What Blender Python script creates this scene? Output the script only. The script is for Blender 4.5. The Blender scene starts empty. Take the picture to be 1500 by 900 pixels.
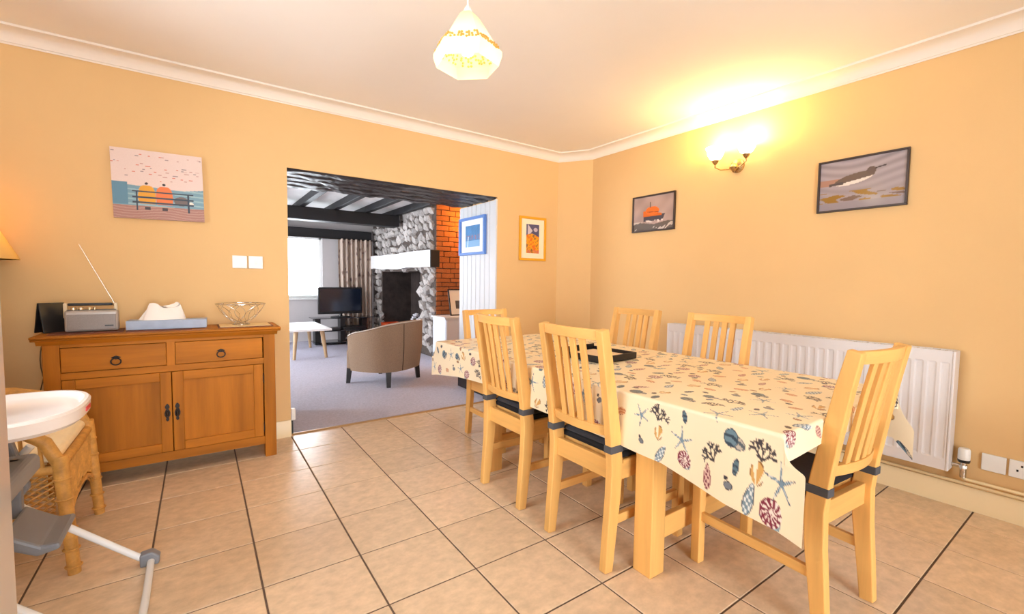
import bpy, math, random
import numpy as np
from mathutils import Vector, Matrix
R_ = math.radians
SC = bpy.context.scene
COL = SC.collection

# ------------------------------------------------------------------ camera, world, light
F_PX = 652.0
yaw, pitch, roll = R_(35.127), R_(-3.359), R_(.736)
fw = Vector((math.sin(yaw)*math.cos(pitch), math.cos(yaw)*math.cos(pitch), math.sin(pitch)))
rt = Vector((math.cos(yaw), -math.sin(yaw), 0)); up = rt.cross(fw)
rt2 = rt*math.cos(roll)+up*math.sin(roll); up2 = -rt*math.sin(roll)+up*math.cos(roll)
cd = bpy.data.cameras.new('camera'); cam = bpy.data.objects.new('camera', cd); COL.objects.link(cam)
cd.sensor_width = 36; cd.lens = 36*F_PX/1500; cd.clip_start = .02
M = Matrix((rt2, up2, -fw)).transposed().to_4x4(); M.translation = (.1886, -3.2386, 1.1628)
cam.matrix_world = M
SC.camera = cam

WORLD_STRENGTH = 19
w = bpy.data.worlds.new('world'); SC.world = w; w.use_nodes = True
bg = w.node_tree.nodes['Background']; bg.inputs[0].default_value = (.86, .93, 1, 1); bg.inputs[1].default_value = WORLD_STRENGTH
vs = SC.view_settings
vs.view_transform = 'Standard'; vs.look = 'None'; vs.gamma = 1; vs.use_curve_mapping = False; vs.exposure = 0.0
def portal(name, loc, rot, sx, sy):
    l = bpy.data.lights.new(name, 'AREA'); l.shape = 'RECTANGLE'; l.size = sx; l.size_y = sy
    l.cycles.is_portal = True
    o = bpy.data.objects.new(name, l); COL.objects.link(o); o.location = loc; o.rotation_euler = rot
portal('daylight_portal_added_door', (.6, -6.36, 1.1), (R_(90), 0, 0), 1.8, 2.2)
portal('daylight_portal_added_left_window', (-1.47, -1.55, 1.6), (0, R_(-90), 0), 1.1, 1.5)       # faces +y
portal('daylight_portal_far_window', (1.45, 5.75, 1.37), (R_(-90), 0, 0), 1.3, 1.15)       # faces -y
portal('daylight_portal_added_side_window', (-1.47, 3.4, 1.3), (0, R_(-90), 0), 1.6, 3.2)        # faces +x
PENDANT_W, SCONCE_W, SHADE_W, ALCOVE_W = 1.6, 10, 2.6, 22

# ------------------------------------------------------------------ materials
def S(r, g, b):
    f = lambda c: (c/255/12.92) if c/255 <= .04045 else ((c/255+.055)/1.055)**2.4
    return (f(r), f(g), f(b), 1)
MATS = {}
def mat(name, col, rough=.5, metal=0, var=0, scale=6, bump=0, bscale=None, stretch=(1, 1, 1), spec=.5, rnd=0, coat=0, trans=0):
    if name in MATS: return MATS[name]
    m = bpy.data.materials.new(name); m.use_nodes = True; MATS[name] = m
    nt = m.node_tree; N = nt.nodes; L = nt.links; P = N['Principled BSDF']
    P.inputs['Roughness'].default_value = rough; P.inputs['Metallic'].default_value = metal
    P.inputs['Specular IOR Level'].default_value = spec; P.inputs['Coat Weight'].default_value = coat
    if trans: P.inputs['Transmission Weight'].default_value = trans
    P.inputs['Base Color'].default_value = col
    if var or bump:
        tc = N.new('ShaderNodeTexCoord'); mp = N.new('ShaderNodeMapping'); mp.inputs['Scale'].default_value = stretch
        L.new(tc.outputs['Object'], mp.inputs['Vector'])
        nz = N.new('ShaderNodeTexNoise'); nz.inputs['Scale'].default_value = scale; nz.inputs['Detail'].default_value = 6; nz.inputs['Roughness'].default_value = .62
        L.new(mp.outputs[0], nz.inputs['Vector'])
        if rnd:
            oi = N.new('ShaderNodeObjectInfo'); ad = N.new('ShaderNodeVectorMath'); ad.operation = 'ADD'
            sc = N.new('ShaderNodeVectorMath'); sc.operation = 'SCALE'; sc.inputs[3].default_value = 37
            cb = N.new('ShaderNodeCombineXYZ')
            for i in range(3): L.new(oi.outputs['Random'], cb.inputs[i])
            L.new(cb.outputs[0], sc.inputs[0]); L.new(mp.outputs[0], ad.inputs[0]); L.new(sc.outputs[0], ad.inputs[1]); L.new(ad.outputs[0], nz.inputs['Vector'])
        if var:
            rp = N.new('ShaderNodeValToRGB'); rp.color_ramp.elements[0].position = .3; rp.color_ramp.elements[1].position = .7
            rp.color_ramp.elements[0].color = tuple(max(0, c*(1-var)) for c in col[:3])+(1,)
            rp.color_ramp.elements[1].color = tuple(min(1, c*(1+var)) for c in col[:3])+(1,)
            L.new(nz.outputs['Fac'], rp.inputs[0]); out = rp.outputs[0]
            if rnd:
                hs = N.new('ShaderNodeHueSaturation'); mr = N.new('ShaderNodeMapRange'); mr.inputs[3].default_value = 1-rnd; mr.inputs[4].default_value = 1+rnd
                L.new(oi.outputs['Random'], mr.inputs[0]); L.new(mr.outputs[0], hs.inputs['Value']); L.new(out, hs.inputs['Color']); out = hs.outputs[0]
            L.new(out, P.inputs['Base Color'])
        if bump:
            nb = nz
            if bscale:
                nb = N.new('ShaderNodeTexNoise'); nb.inputs['Scale'].default_value = bscale; nb.inputs['Detail'].default_value = 4; L.new(mp.outputs[0], nb.inputs['Vector'])
            bp = N.new('ShaderNodeBump'); bp.inputs['Strength'].default_value = bump; bp.inputs['Distance'].default_value = .01
            L.new(nb.outputs['Fac'], bp.inputs['Height']); L.new(bp.outputs[0], P.inputs['Normal'])
    return m
def wood(name, c, axis, var=.16, rough=.45, scale=14, bump=.05, spec=.35):
    st = [1, 1, 1]; st['xyz'.index(axis)] = .07
    return mat(name+'_'+axis, c, rough, var=var, scale=scale, stretch=st, bump=bump, rnd=.05, spec=spec)
def emit(name, col, s, diffuse=(.9, .85, .7, 1)):
    if name in MATS: return MATS[name]
    m = mat(name, diffuse, .6); P = m.node_tree.nodes['Principled BSDF']
    P.inputs['Emission Color'].default_value = col; P.inputs['Emission Strength'].default_value = s
    return m
def colmat(name, rough=.6, coat=0, spec=.4):
    if name in MATS: return MATS[name]
    m = mat(name, (1, 1, 1, 1), rough, coat=coat, spec=spec); nt = m.node_tree
    a = nt.nodes.new('ShaderNodeAttribute'); a.attribute_name = 'Col'; nt.links.new(a.outputs['Color'], nt.nodes['Principled BSDF'].inputs['Base Color'])
    return m
def glassmat(name):
    if name in MATS: return MATS[name]
    m = bpy.data.materials.new(name); m.use_nodes = True; MATS[name] = m; nt = m.node_tree; nt.nodes.clear()
    o = nt.nodes.new('ShaderNodeOutputMaterial'); t = nt.nodes.new('ShaderNodeBsdfTransparent'); g = nt.nodes.new('ShaderNodeBsdfGlossy'); g.inputs['Roughness'].default_value = .02
    fr = nt.nodes.new('ShaderNodeFresnel'); fr.inputs[0].default_value = 1.45; mx = nt.nodes.new('ShaderNodeMixShader')
    nt.links.new(fr.outputs[0], mx.inputs[0]); nt.links.new(t.outputs[0], mx.inputs[1]); nt.links.new(g.outputs[0], mx.inputs[2]); nt.links.new(mx.outputs[0], o.inputs[0])
    return m
def shademat(name, col):
    if name in MATS: return MATS[name]
    m = bpy.data.materials.new(name); m.use_nodes = True; MATS[name] = m; nt = m.node_tree; nt.nodes.clear()
    o = nt.nodes.new('ShaderNodeOutputMaterial'); d = nt.nodes.new('ShaderNodeBsdfDiffuse'); t = nt.nodes.new('ShaderNodeBsdfTranslucent'); mx = nt.nodes.new('ShaderNodeMixShader')
    d.inputs[0].default_value = col; t.inputs[0].default_value = col; mx.inputs[0].default_value = .6
    nt.links.new(d.outputs[0], mx.inputs[1]); nt.links.new(t.outputs[0], mx.inputs[2]); nt.links.new(mx.outputs[0], o.inputs[0])
    return m

WALL = mat('cream_wall_paint', S(229, 191, 137), .85, var=.015, scale=3, bump=.04, bscale=160, spec=.2)
CEIL = mat('white_ceiling_paint', S(248, 242, 236), .9, var=.01, scale=2, spec=.1)
COVE = mat('white_coving', S(240, 230, 218), .7, spec=.2)
SKIRT = mat('cream_gloss_skirting', S(246, 224, 180), .35)
TILE = mat('beige_stone_tile', S(225, 197, 164), .27, var=.13, scale=20, bump=.08, rnd=.055, stretch=(1, 1.3, 1), spec=.45)
GROUT = mat('brown_grout', S(104, 84, 70), .9, var=.2, scale=20)
CARPET = mat('grey_beige_carpet', S(196, 192, 206), .95, var=.14, scale=60, bump=.5, bscale=500, spec=.1)
BIRCH = {a: wood('birch', S(234, 180, 104), a) for a in 'xyz'}
OAK = {a: wood('honey_oak', S(178, 108, 28), a, var=.3, rough=.5, scale=11, spec=.18) for a in 'xyz'}
WHITE = mat('white_plastic', S(240, 240, 238), .35)
RADW = mat('white_radiator_enamel', S(226, 223, 224), .3)
CREAMP = mat('cream_pipe_paint', S(236, 212, 165), .4)
CHROME = mat('chrome', S(205, 200, 192), .2, 1)
BRASS = mat('antique_nickel', S(196, 168, 120), .25, 1)
BLACK = mat('black_plastic', S(22, 22, 25), .35)
IRON = mat('dark_iron', S(48, 40, 34), .5, .6)
DARKW = mat('black_painted_beam', S(24, 22, 26), .55, var=.35, scale=8, stretch=(.15, 1, 1), bump=.5)
LINTW = mat('rough_black_timber', S(48, 43, 42), .38, var=.5, scale=22, stretch=(.12, 1, 1), bump=1.0, spec=.6)
WHITEP = mat('white_gloss_boards', S(216, 216, 219), .4)
CUSH = mat('charcoal_cushion_fabric', S(62, 62, 68), .85, var=.1, scale=80, bump=.2)
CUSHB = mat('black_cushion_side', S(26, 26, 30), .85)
STRAP = mat('grey_strap_webbing', S(78, 78, 82), .8)
TWEED = mat('taupe_tweed', S(156, 132, 112), .9, var=.16, scale=140, bump=.4, spec=.1)
PIPING = mat('pale_piping', S(206, 196, 186), .8)
DARKLEG = mat('dark_stained_leg', S(34, 28, 28), .4)
STONE = mat('pale_rubble_stone', S(178, 170, 166), .85, var=.45, scale=9, bump=.7, rnd=.28)
MORTAR = mat('dark_mortar', S(84, 72, 66), .95, var=.3, scale=14, bump=.6)
BRICKM = mat('old_orange_brick', S(176, 108, 64), .9, var=.3, scale=12, bump=.8, rnd=.15)
SOOT = mat('sooty_firebrick', S(58, 46, 42), .95, var=.4, scale=7, bump=.6)
MANTEL = mat('white_painted_mantel', S(244, 242, 240), .5, var=.03, scale=8, bump=.3, stretch=(1, .2, 1))
GREYP = mat('grey_plastic', S(128, 130, 136), .4)
TUBEW = mat('white_enamel_tube', S(232, 232, 232), .25)
WICK = mat('honey_cane', S(206, 150, 74), .5, var=.25, scale=26, bump=.3)
CREAMC = mat('cream_cushion', S(250, 226, 182), .9, var=.04, scale=20)
FRIDGE = mat('white_fridge_enamel', S(206, 200, 196), .12, coat=.3)
BLUEF = mat('blue_frame_wood', S(92, 134, 206), .45)
YELF = mat('yellow_frame_wood', S(236, 168, 34), .45)
BLKF = mat('dark_brown_frame_wood', S(52, 34, 26), .4)
PRINT = colmat('printed_picture', .45)
GLOSSPRINT = colmat('glazed_picture', .12, spec=.6)
CLOTHM = colmat('printed_oilcloth', .34, spec=.45)
GLASS = glassmat('window_glass')

# ------------------------------------------------------------------ mesh helpers
class MB:
    def __init__(s): s.v = []; s.f = []
    def add(s, v, f):
        n = len(s.v); s.v += [tuple(p) for p in v]; s.f += [tuple(i+n for i in q) for q in f]; return s
    def box(s, x0, x1, y0, y1, z0, z1):
        return s.add([(x, y, z) for z in (z0, z1) for y in (y0, y1) for x in (x0, x1)],
                     [(0, 2, 3, 1), (4, 5, 7, 6), (0, 1, 5, 4), (2, 6, 7, 3), (0, 4, 6, 2), (1, 3, 7, 5)])
    def slab(s, x0, x1, y0, y1, z0, z1, c):          # box with a chamfered top edge
        q = lambda x0, x1, y0, y1, z: [(x0, y0, z), (x1, y0, z), (x1, y1, z), (x0, y1, z)]
        v = q(x0, x1, y0, y1, z0)+q(x0, x1, y0, y1, z1-c)+q(x0+c, x1-c, y0+c, y1-c, z1)
        f = [(3, 2, 1, 0), (8, 9, 10, 11)]+[(k+i, k+(i+1) % 4, k+4+(i+1) % 4, k+4+i) for k in (0, 4) for i in range(4)]
        return s.add(v, f)
    def tube(s, pts, r, n=8, closed=False, cap=True, prof=None):
        pts = [Vector(p) for p in pts]; m = len(pts); rings = []
        ref = None
        for i, p in enumerate(pts):
            a = pts[(i-1) % m] if (i or closed) else p; b = pts[(i+1) % m] if (i < m-1 or closed) else p
            t = (b-a).normalized()
            if ref is None: ref = Vector((0, 0, 1)) if abs(t.z) < .9 else Vector((1, 0, 0))
            u = (ref-t*ref.dot(t)); u = u.normalized() if u.length > 1e-6 else t.orthogonal().normalized()
            ref = u; v = t.cross(u); rr = r[i] if isinstance(r, (list, tuple)) else r
            if prof: rings.append([p+u*(x*rr)+v*(y*rr) for x, y in prof])
            else: rings.append([p+(u*math.cos(k*2*math.pi/n)+v*math.sin(k*2*math.pi/n))*rr for k in range(n)])
        n = len(rings[0]); vv = [q for g in rings for q in g]; ff = []
        for i in range(m if closed else m-1):
            for k in range(n): ff.append((i*n+k, i*n+(k+1) % n, ((i+1) % m)*n+(k+1) % n, ((i+1) % m)*n+k))
        if cap and not closed: ff += [tuple(range(n))[::-1], tuple(range((m-1)*n, m*n))]
        return s.add(vv, ff)
    def rsweep(s, pts, hw, hd):                       # rectangular bar along pts; hw half size along x, hd half depth in the path plane (path in yz)
        pts = [Vector(p) for p in pts]; m = len(pts); vv = []
        for i, p in enumerate(pts):
            t = (pts[min(i+1, m-1)]-pts[max(i-1, 0)]).normalized(); nrm = Vector((1, 0, 0)).cross(t)
            d = hd[i] if isinstance(hd, (list, tuple)) else hd
            for a, b in ((-1, -1), (1, -1), (1, 1), (-1, 1)): vv.append(p+Vector((a*hw, 0, 0))+nrm*(b*d))
        ff = [(3, 2, 1, 0), tuple(range((m-1)*4, m*4))]
        for i in range(m-1):
            for k in range(4): ff.append((i*4+k, i*4+(k+1) % 4, i*4+4+(k+1) % 4, i*4+4+k))
        return s.add(vv, ff)
    def lathe(s, prof, n=24, c=(0, 0, 0), squash=None):
        vv = []; m = len(prof)
        for r, z in prof:
            for k in range(n):
                a = 2*math.pi*k/n; vv.append((c[0]+r*math.cos(a), c[1]+r*math.sin(a), c[2]+z))
        ff = [(i*n+k, i*n+(k+1) % n, (i+1)*n+(k+1) % n, (i+1)*n+k) for i in range(m-1) for k in range(n)]
        if prof[0][0] > 1e-5: ff.append(tuple(range(n))[::-1])
        if prof[-1][0] > 1e-5: ff.append(tuple(range((m-1)*n, m*n)))
        return s.add(vv, ff)
    def grid(s, fn, nu, nv):
        vv = [fn(i/nu, j/nv) for j in range(nv+1) for i in range(nu+1)]
        ff = [(j*(nu+1)+i, j*(nu+1)+i+1, (j+1)*(nu+1)+i+1, (j+1)*(nu+1)+i) for j in range(nv) for i in range(nu)]
        return s.add(vv, ff)
    def prism(s, poly, axis, a, b):                   # extrude a 2-D polygon along an axis
        g = {'x': lambda p, t: (t, p[0], p[1]), 'y': lambda p, t: (p[0], t, p[1]), 'z': lambda p, t: (p[0], p[1], t)}[axis]
        n = len(poly)
        return s.add([g(p, a) for p in poly]+[g(p, b) for p in poly],
                     [tuple(range(n))[::-1], tuple(range(n, 2*n))]+[(i, (i+1) % n, n+(i+1) % n, n+i) for i in range(n)])
    def mesh(s, name, smooth=False):
        me = bpy.data.meshes.new(name); me.from_pydata(s.v, [], s.f); me.update()
        import bmesh
        b = bmesh.new(); b.from_mesh(me); bmesh.ops.recalc_face_normals(b, faces=b.faces); b.to_mesh(me); b.free()
        if smooth:
            me.polygons.foreach_set('use_smooth', [True]*len(me.polygons))
            try: me.set_sharp_from_angle(angle=R_(38))
            except Exception: pass
        return me
    def build(s, name, m, parent=None, smooth=False, bev=0, sub=0, seg=2):
        me = s.mesh(name, smooth); me.materials.append(m)
        return link(name, me, parent, bev, sub, seg)
def link(name, me, parent=None, bev=0, sub=0, seg=2):
    o = bpy.data.objects.new(name, me); COL.objects.link(o); o.parent = parent
    if bev:
        md = o.modifiers.new('bevel', 'BEVEL'); md.width = bev; md.segments = seg; md.limit_method = 'ANGLE'; md.angle_limit = R_(35)
    if sub:
        md = o.modifiers.new('sub', 'SUBSURF'); md.levels = sub; md.render_levels = sub
    return o
def tag(o, label, cat, group=None):
    o['label'] = label; o['category'] = cat
    if group: o['group'] = group
    return o
def thing(name, label, cat, loc=(0, 0, 0), rz=0, group=None):
    o = bpy.data.objects.new(name, None); COL.objects.link(o); o.location = loc; o.rotation_euler = (0, 0, rz); o.empty_display_size = .1
    return tag(o, label, cat, group)
def struct(o): o['kind'] = 'structure'; return o
def copy_tree(o, parent=None):
    c = o.copy(); COL.objects.link(c); c.parent = parent
    for ch in [x for x in SC.objects if x.parent == o]: copy_tree(ch, c)
    return c
def paint(name, w_, h_, nx, ny, fn, m, parent=None, rough=None):
    """picture surface in local xz plane (facing -y), colours from fn(U,V) with U right, V up in 0..1"""
    U, V = np.meshgrid(np.linspace(0, 1, nx+1), np.linspace(0, 1, ny+1)); rgb = fn(U, V).reshape(-1, 3)
    co = np.zeros(((nx+1)*(ny+1), 3)); co[:, 0] = (U.ravel()-.5)*w_; co[:, 2] = (V.ravel()-.5)*h_
    return gridmesh(name, co, rgb, nx, ny, m, parent)
def gridmesh(name, co, rgb, nx, ny, m, parent=None, smooth=False):
    i, j = np.meshgrid(np.arange(nx), np.arange(ny)); a = (j*(nx+1)+i).ravel()
    q = np.stack([a, a+1, a+nx+2, a+nx+1], 1).astype(np.int32)
    me = bpy.data.meshes.new(name); me.vertices.add(len(co)); me.vertices.foreach_set('co', co.astype(np.float32).ravel())
    me.loops.add(q.size); me.loops.foreach_set('vertex_index', q.ravel()); me.polygons.add(len(q))
    me.polygons.foreach_set('loop_start', np.arange(0, q.size, 4, dtype=np.int32)); me.polygons.foreach_set('loop_total', np.full(len(q), 4, dtype=np.int32))
    if smooth: me.polygons.foreach_set('use_smooth', np.ones(len(q), dtype=bool))
    me.update(calc_edges=True); me.validate()
    at = me.color_attributes.new('Col', 'FLOAT_COLOR', 'POINT'); at.data.foreach_set('color', np.c_[rgb, np.ones(len(rgb))].astype(np.float32).ravel())
    me.materials.append(m); return link(name, me, parent)
lin = lambda r, g, b: np.array(S(r, g, b)[:3])
rng = np.random.default_rng(7); random.seed(7)

# ------------------------------------------------------------------ shell
XL, XR, YA, YB, ZC = -1.3, 3.457, .3265, -6.2, 2.47
TX, TY = .36, .3485
# floor: slab (grout shows between), tiles as parts
floor = MB().box(XL, XR+.2, YB, .345, -.06, -.0035).build('floor', GROUT); struct(floor)
tile_me = MB().slab(-TX/2+.0035, TX/2-.0035, -TY/2+.0035, TY/2-.0035, -.008, 0, .0022).mesh('tile'); tile_me.materials.append(TILE)
for vx in range(-4, 10):
    for hy in range(-1, 17):
        if vx == 9:                                   # cut tiles along the radiator wall
            o = MB().slab(vx*TX+.0035, XR-.001, -hy*TY-TY+.0035, -hy*TY-.0035, -.008, 0, .0022).build('tile', TILE, floor); continue
        if vx == -4 and False: continue
        o = link('tile', tile_me, floor); o.location = ((vx+.5)*TX, -(hy+.5)*TY, 0)
        if hy == -1: o.location.y = .5*TY
carpet = MB().box(XL, 4.2, .345, 5.6, -.06, .006).build('floor_carpet', CARPET); struct(carpet)
tag_thr = MB().prism([(.335, 0), (.345, .009), (.36, .009), (.368, .004), (.368, -.01), (.335, -.01)], 'x', .72, 2.515).build('trim_threshold', mat('threshold_strip', S(176, 140, 96), .4, .4)); struct(tag_thr)
# wall with the opening
wa = MB().box(XL, .72, YA, 1.05, 0, 2.6).box(2.515, 4.2, YA, 1.05, 0, 2.6).box(.72, 2.515, YA, 1.05, 1.95, 2.6).build('wall_back', WALL); struct(wa)
for i in range(5):                                    # rough black planks under the lintel
    y0 = YA+.006+i*.1445; rr = random.Random(i)
    nx = 60
    ph = [rr.uniform(0, 6) for _ in range(6)]
    def fn(u, v, y0=y0, ph=ph, rr=rr):
        x = .722+u*1.791; wv = .006*math.sin(u*23+ph[0])+.004*math.sin(u*51+ph[1])+rr.uniform(-.0035, .0035)
        edge = 0 if .01 < v < .99 else .012
        return (x, y0+.003+v*.139+.003*math.sin(u*31+ph[2]), 1.938+wv*.8+edge)
    m = MB(); m.grid(fn, nx, 5); m.box(.721, 2.514, y0+.004, y0+.14, 1.9495, 1.952)
    m.build('lintel_plank', LINTW, wa, smooth=False)
# white tongue and groove boards on the right reveal
nb = 8; bw = (1.05-YA-.03)/nb
bme = MB().prism([(0, .0), (.006, .012), (bw-.006, .012), (bw, 0)], 'z', 0.13, 1.925).mesh('jamb_board'); bme.materials.append(WHITEP)
for i in range(nb):
    o = link('jamb_board', bme, wa); o.rotation_euler = (0, 0, R_(90)); o.location = (2.5145, YA+.03+i*bw, 0)
    # local x -> +y, local y -> -x
MB().box(2.499, 2.5146, YA+.001, YA+.03, .0, 1.93).build('jamb_edge_strip', WHITEP, wa)
MB().box(2.492, 2.5146, YA+.05, 1.05, .007, .13).build('jamb_skirting', BLACK, wa)
MB().box(.7205, .738, YA+.02, 1.05, .007, .11).build('jamb_skirting', BLACK, wa)
wr = MB().add([(3.457, .023, 0), (3.457, YB, 0), (3.457, YB, 2.6), (3.457, .023, 2.6), (3.6, .023, 0), (3.6, YB, 0), (3.6, YB, 2.6), (3.6, .023, 2.6)],
              [(0, 1, 2, 3), (7, 6, 5, 4), (0, 4, 5, 1), (3, 2, 6, 7), (0, 3, 7, 4), (1, 5, 6, 2)]).build('wall_right', WALL); struct(wr)
wc = MB().prism([(3.26, YA+.01), (3.26, YA), (3.457, .023), (3.6, .023), (3.6, YA+.01)], 'z', 0, 2.6).build('wall_corner', WALL); struct(wc)
wl = MB().box(XL-.15, XL, YB, -2.3, 0, 2.6).box(XL-.15, XL, -.8, YA, 0, 2.6).box(XL-.15, XL, -2.3, -.8, 0, 1.05).box(XL-.15, XL, -2.3, -.8, 2.15, 2.6).build('wall_left', WALL); struct(wl)
wf = MB().box(XL-.15, -.3, YB-.15, YB, 0, 2.6).box(1.5, 3.6, YB-.15, YB, 0, 2.6).box(-.3, 1.5, YB-.15, YB, 2.2, 2.6).build('wall_front', WALL); struct(wf)
ce = MB().box(XL-.15, 3.6, YB-.15, YA+.02, ZC, 2.6).build('ceiling', CEIL); struct(ce)
# unseen garden door behind the camera, added to let daylight into the room
gd = MB()
for x in (-.3, .57, 1.44): gd.box(x, x+.06, YB-.1, YB-.04, .02, 2.2)
gd.box(-.3, 1.5, YB-.1, YB-.04, 2.14, 2.2).box(-.3, 1.5, YB-.1, YB-.04, 0, .08)
gdo = gd.build('door_1', WHITE, bev=.004); struct(gdo)
MB().box(-.28, 1.48, YB-.075, YB-.07, .05, 2.15).build('pane', GLASS, gdo)

def molding(name, pts, prof, m, closed=False):
    """sweep prof [(d,z)] along polyline pts (xy), d measured to the right of travel"""
    n = len(pts); P = [Vector(p) for p in pts]; vv = []
    for i in range(n):
        a = (P[i]-P[i-1]).normalized() if (i or closed) else (P[1]-P[0]).normalized()
        b = (P[(i+1) % n]-P[i]).normalized() if (i < n-1 or closed) else a
        na, nb_ = Vector((a.y, -a.x)), Vector((b.y, -b.x)); mt = (na+nb_).normalized(); k = 1/max(.2, mt.dot(na))
        for d, z in prof: q = P[i]+mt*(d*k); vv.append((q.x, q.y, z))
    k = len(prof); ff = [(i*k+j, i*k+(j+1) % k, ((i+1) % n)*k+(j+1) % k, ((i+1) % n)*k+j) for i in range(n if closed else n-1) for j in range(k)]
    if not closed: ff += [tuple(range(k))[::-1], tuple(range((n-1)*k, n*k))]
    return MB().add(vv, ff).build(name, m, smooth=True)
room = [(XL, YB), (XL, YA), (3.26, YA), (3.457, .023), (3.457, YB)]
cove = [(.0, 2.39), (.007, 2.388), (.007, 2.398)]+[(.012+.07*(1-math.cos(R_(a))), 2.40+.056*math.sin(R_(a))) for a in range(0, 91, 15)]+[(.09, 2.458), (.09, 2.4705), (0, 2.4705)]
struct(molding('trim_1', room, cove, COVE, closed=True))
sk = [(.0005, .0), (.018, .0), (.018, .095), (.012, .108), (.010, .12), (.0005, .122)]
struct(molding('baseboard_left', [(XL, YB), (XL, YA), (.72, YA)], sk, SKIRT))
struct(molding('baseboard_right', [(2.52, YA), (3.26, YA), (3.457, .023), (3.457, YB)], sk, SKIRT))

# ------------------------------------------------------------------ living room shell
lw = MB().box(-1.45, -1.3, YA+.1, 1.8, 0, 2.5).box(-1.45, -1.3, 5.0, 5.75, 0, 2.5).box(-1.45, -1.3, 1.8, 5.0, 0, .5).box(-1.45, -1.3, 1.8, 5.0, 2.1, 2.5).build('wall_living_left', mat('pale_grey_paint', S(205, 198, 198), .9, var=.02)); struct(lw)
GREYW = MATS['pale_grey_paint']
lf = MB().box(-1.45, .85, 5.6, 5.85, 0, 2.5).box(2.08, 4.2, 5.6, 5.85, 0, 2.5).box(.85, 2.08, 5.6, 5.85, 0, .8).box(.85, 2.08, 5.6, 5.85, 1.93, 2.5).build('wall_living_far', GREYW); struct(lf)
struct(MB().box(4.2, 4.35, 1.05, 5.85, 0, 2.5).build('wall_living_right', GREYW))
lc = MB().box(-1.45, 4.35, 1.05, 5.85, 2.32, 2.5).build('ceiling_living', mat('white_plaster', S(238, 236, 234), .9, var=.05, scale=5, bump=.3)); struct(lc)
for i in range(9):
    MB().box(-.98+i*.48, -.90+i*.48, 1.051, 5.599, 2.22, 2.3195).build('joist', DARKW, lc, bev=.006)
bm1 = tag(MB().box(-1.299, 2.93, 3.93, 4.17, 2.03, 2.219).build('ceiling_beam', DARKW, bev=.015), 'thick black ceiling beam running into the stone chimney', 'beam')
bm2 = tag(MB().box(-1.299, 2.93, 5.38, 5.56, 1.90, 2.06).build('ceiling_beam', DARKW, bev=.012), 'black ceiling beam above the window and curtain', 'beam')
def window(name, x0, x1, z0, z1, y, axis='y'):
    m = MB(); t = .05
    if axis == 'y':
        m.box(x0, x1, y, y+.06, z0, z0+t).box(x0, x1, y, y+.06, z1-t, z1).box(x0, x0+t, y, y+.06, z0, z1).box(x1-t, x1, y, y+.06, z0, z1).box((x0+x1)/2-.03, (x0+x1)/2+.03, y, y+.06, z0, z1)
        o = m.build(name, WHITE, bev=.004); MB().box(x0+.03, x1-.03, y+.027, y+.032, z0+.03, z1-.03).build('pane', GLASS, o)
    else:
        m.box(y, y+.06, x0, x1, z0, z0+t).box(y, y+.06, x0, x1, z1-t, z1).box(y, y+.06, x0, x0+t, z0, z1).box(y, y+.06, x1-t, x1, z0, z1).box(y, y+.06, (x0+x1)/2-.03, (x0+x1)/2+.03, z0, z1)
        o = m.build(name, WHITE, bev=.004); MB().box(y+.027, y+.032, x0+.03, x1-.03, z0+.03, z1-.03).build('pane', GLASS, o)
    return struct(o)
w1 = window('window_1', .85, 2.08, .8, 1.93, 5.68); MB().box(.8, 2.13, 5.54, 5.68, .775, .8).build('window_sill', WHITE, w1)
w3 = window('added_window_3', -2.3, -.8, 1.05, 2.15, -1.42, 'x')  # unseen window, added to light the table side and radiator wall
w2 = window('added_window_2', 1.8, 5.0, .5, 2.1, -1.42, 'x')  # unseen living room window, added and sized for daylight on the fireplace

# chimney breast
ch = thing('chimney_breast', 'rubble stone chimney breast with a dark open firebox', 'fireplace', (0, 0, 0))
m = MB().box(3.03, 3.75, 2.75, 3.3, .0065, 1.3).box(3.03, 3.75, 5.08, 5.599, .0065, 1.3).box(3.03, 3.75, 2.75, 5.599, 1.3, 2.3195)
m.build('stone_core', MORTAR, ch)
MB().box(3.6, 3.74, 3.3, 5.08, .0065, 1.3).build('firebox_back', SOOT, ch)
MB().box(2.95, 3.75, 3.3, 5.08, .0065, .05).build('hearth_slab', mat('dark_slate', S(70, 66, 68), .6), ch)
MB().box(3.04, 3.6, 3.28, 3.305, .05, 1.3).build('firebox_side', SOOT, ch); MB().box(3.04, 3.6, 5.075, 5.1, .05, 1.3).build('firebox_side', SOOT, ch)
def rock(seed, n=1):
    rr = random.Random(seed); import bmesh
    b = bmesh.new(); bmesh.ops.create_icosphere(b, subdivisions=1, radius=1)
    for v in b.verts:
        k = rr.uniform(.78, 1.12); v.co = Vector((max(-.75, min(.75, v.co.x*k*1.1)), max(-.8, min(.8, v.co.y*k*1.15)), max(-.8, min(.8, v.co.z*k*1.15))))
    me = bpy.data.meshes.new('stone'); b.to_mesh(me); b.free(); me.materials.append(STONE); return me
rocks = [rock(i) for i in range(12)]
ns = 0; z = .1
while z < 2.3:
    h = random.uniform(.10, .15); y = 2.75-random.uniform(0, .08)
    while y < 5.58:
        wd = random.uniform(.09, .24); yc, zc = y+wd/2, z+h/2+random.uniform(-.035, .035)
        y += wd
        if yc < 2.8 or yc > 5.5: continue
        if 3.26 < yc < 5.12 and zc < 1.33: continue
        if 1.36 < zc < 1.58: continue
        if ns >= 290: continue
        o = link('stone', rocks[random.randrange(12)], ch); ns += 1
        o.location = (3.03+random.uniform(-.005, .012), yc, min(zc, 2.23)); o.scale = (random.uniform(.05, .085), wd*.58, h*random.uniform(.5, .8)); o.rotation_euler = (random.uniform(-.7, .7), random.uniform(-.08, .08), random.uniform(-.08, .08))
    z += h*.98
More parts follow.
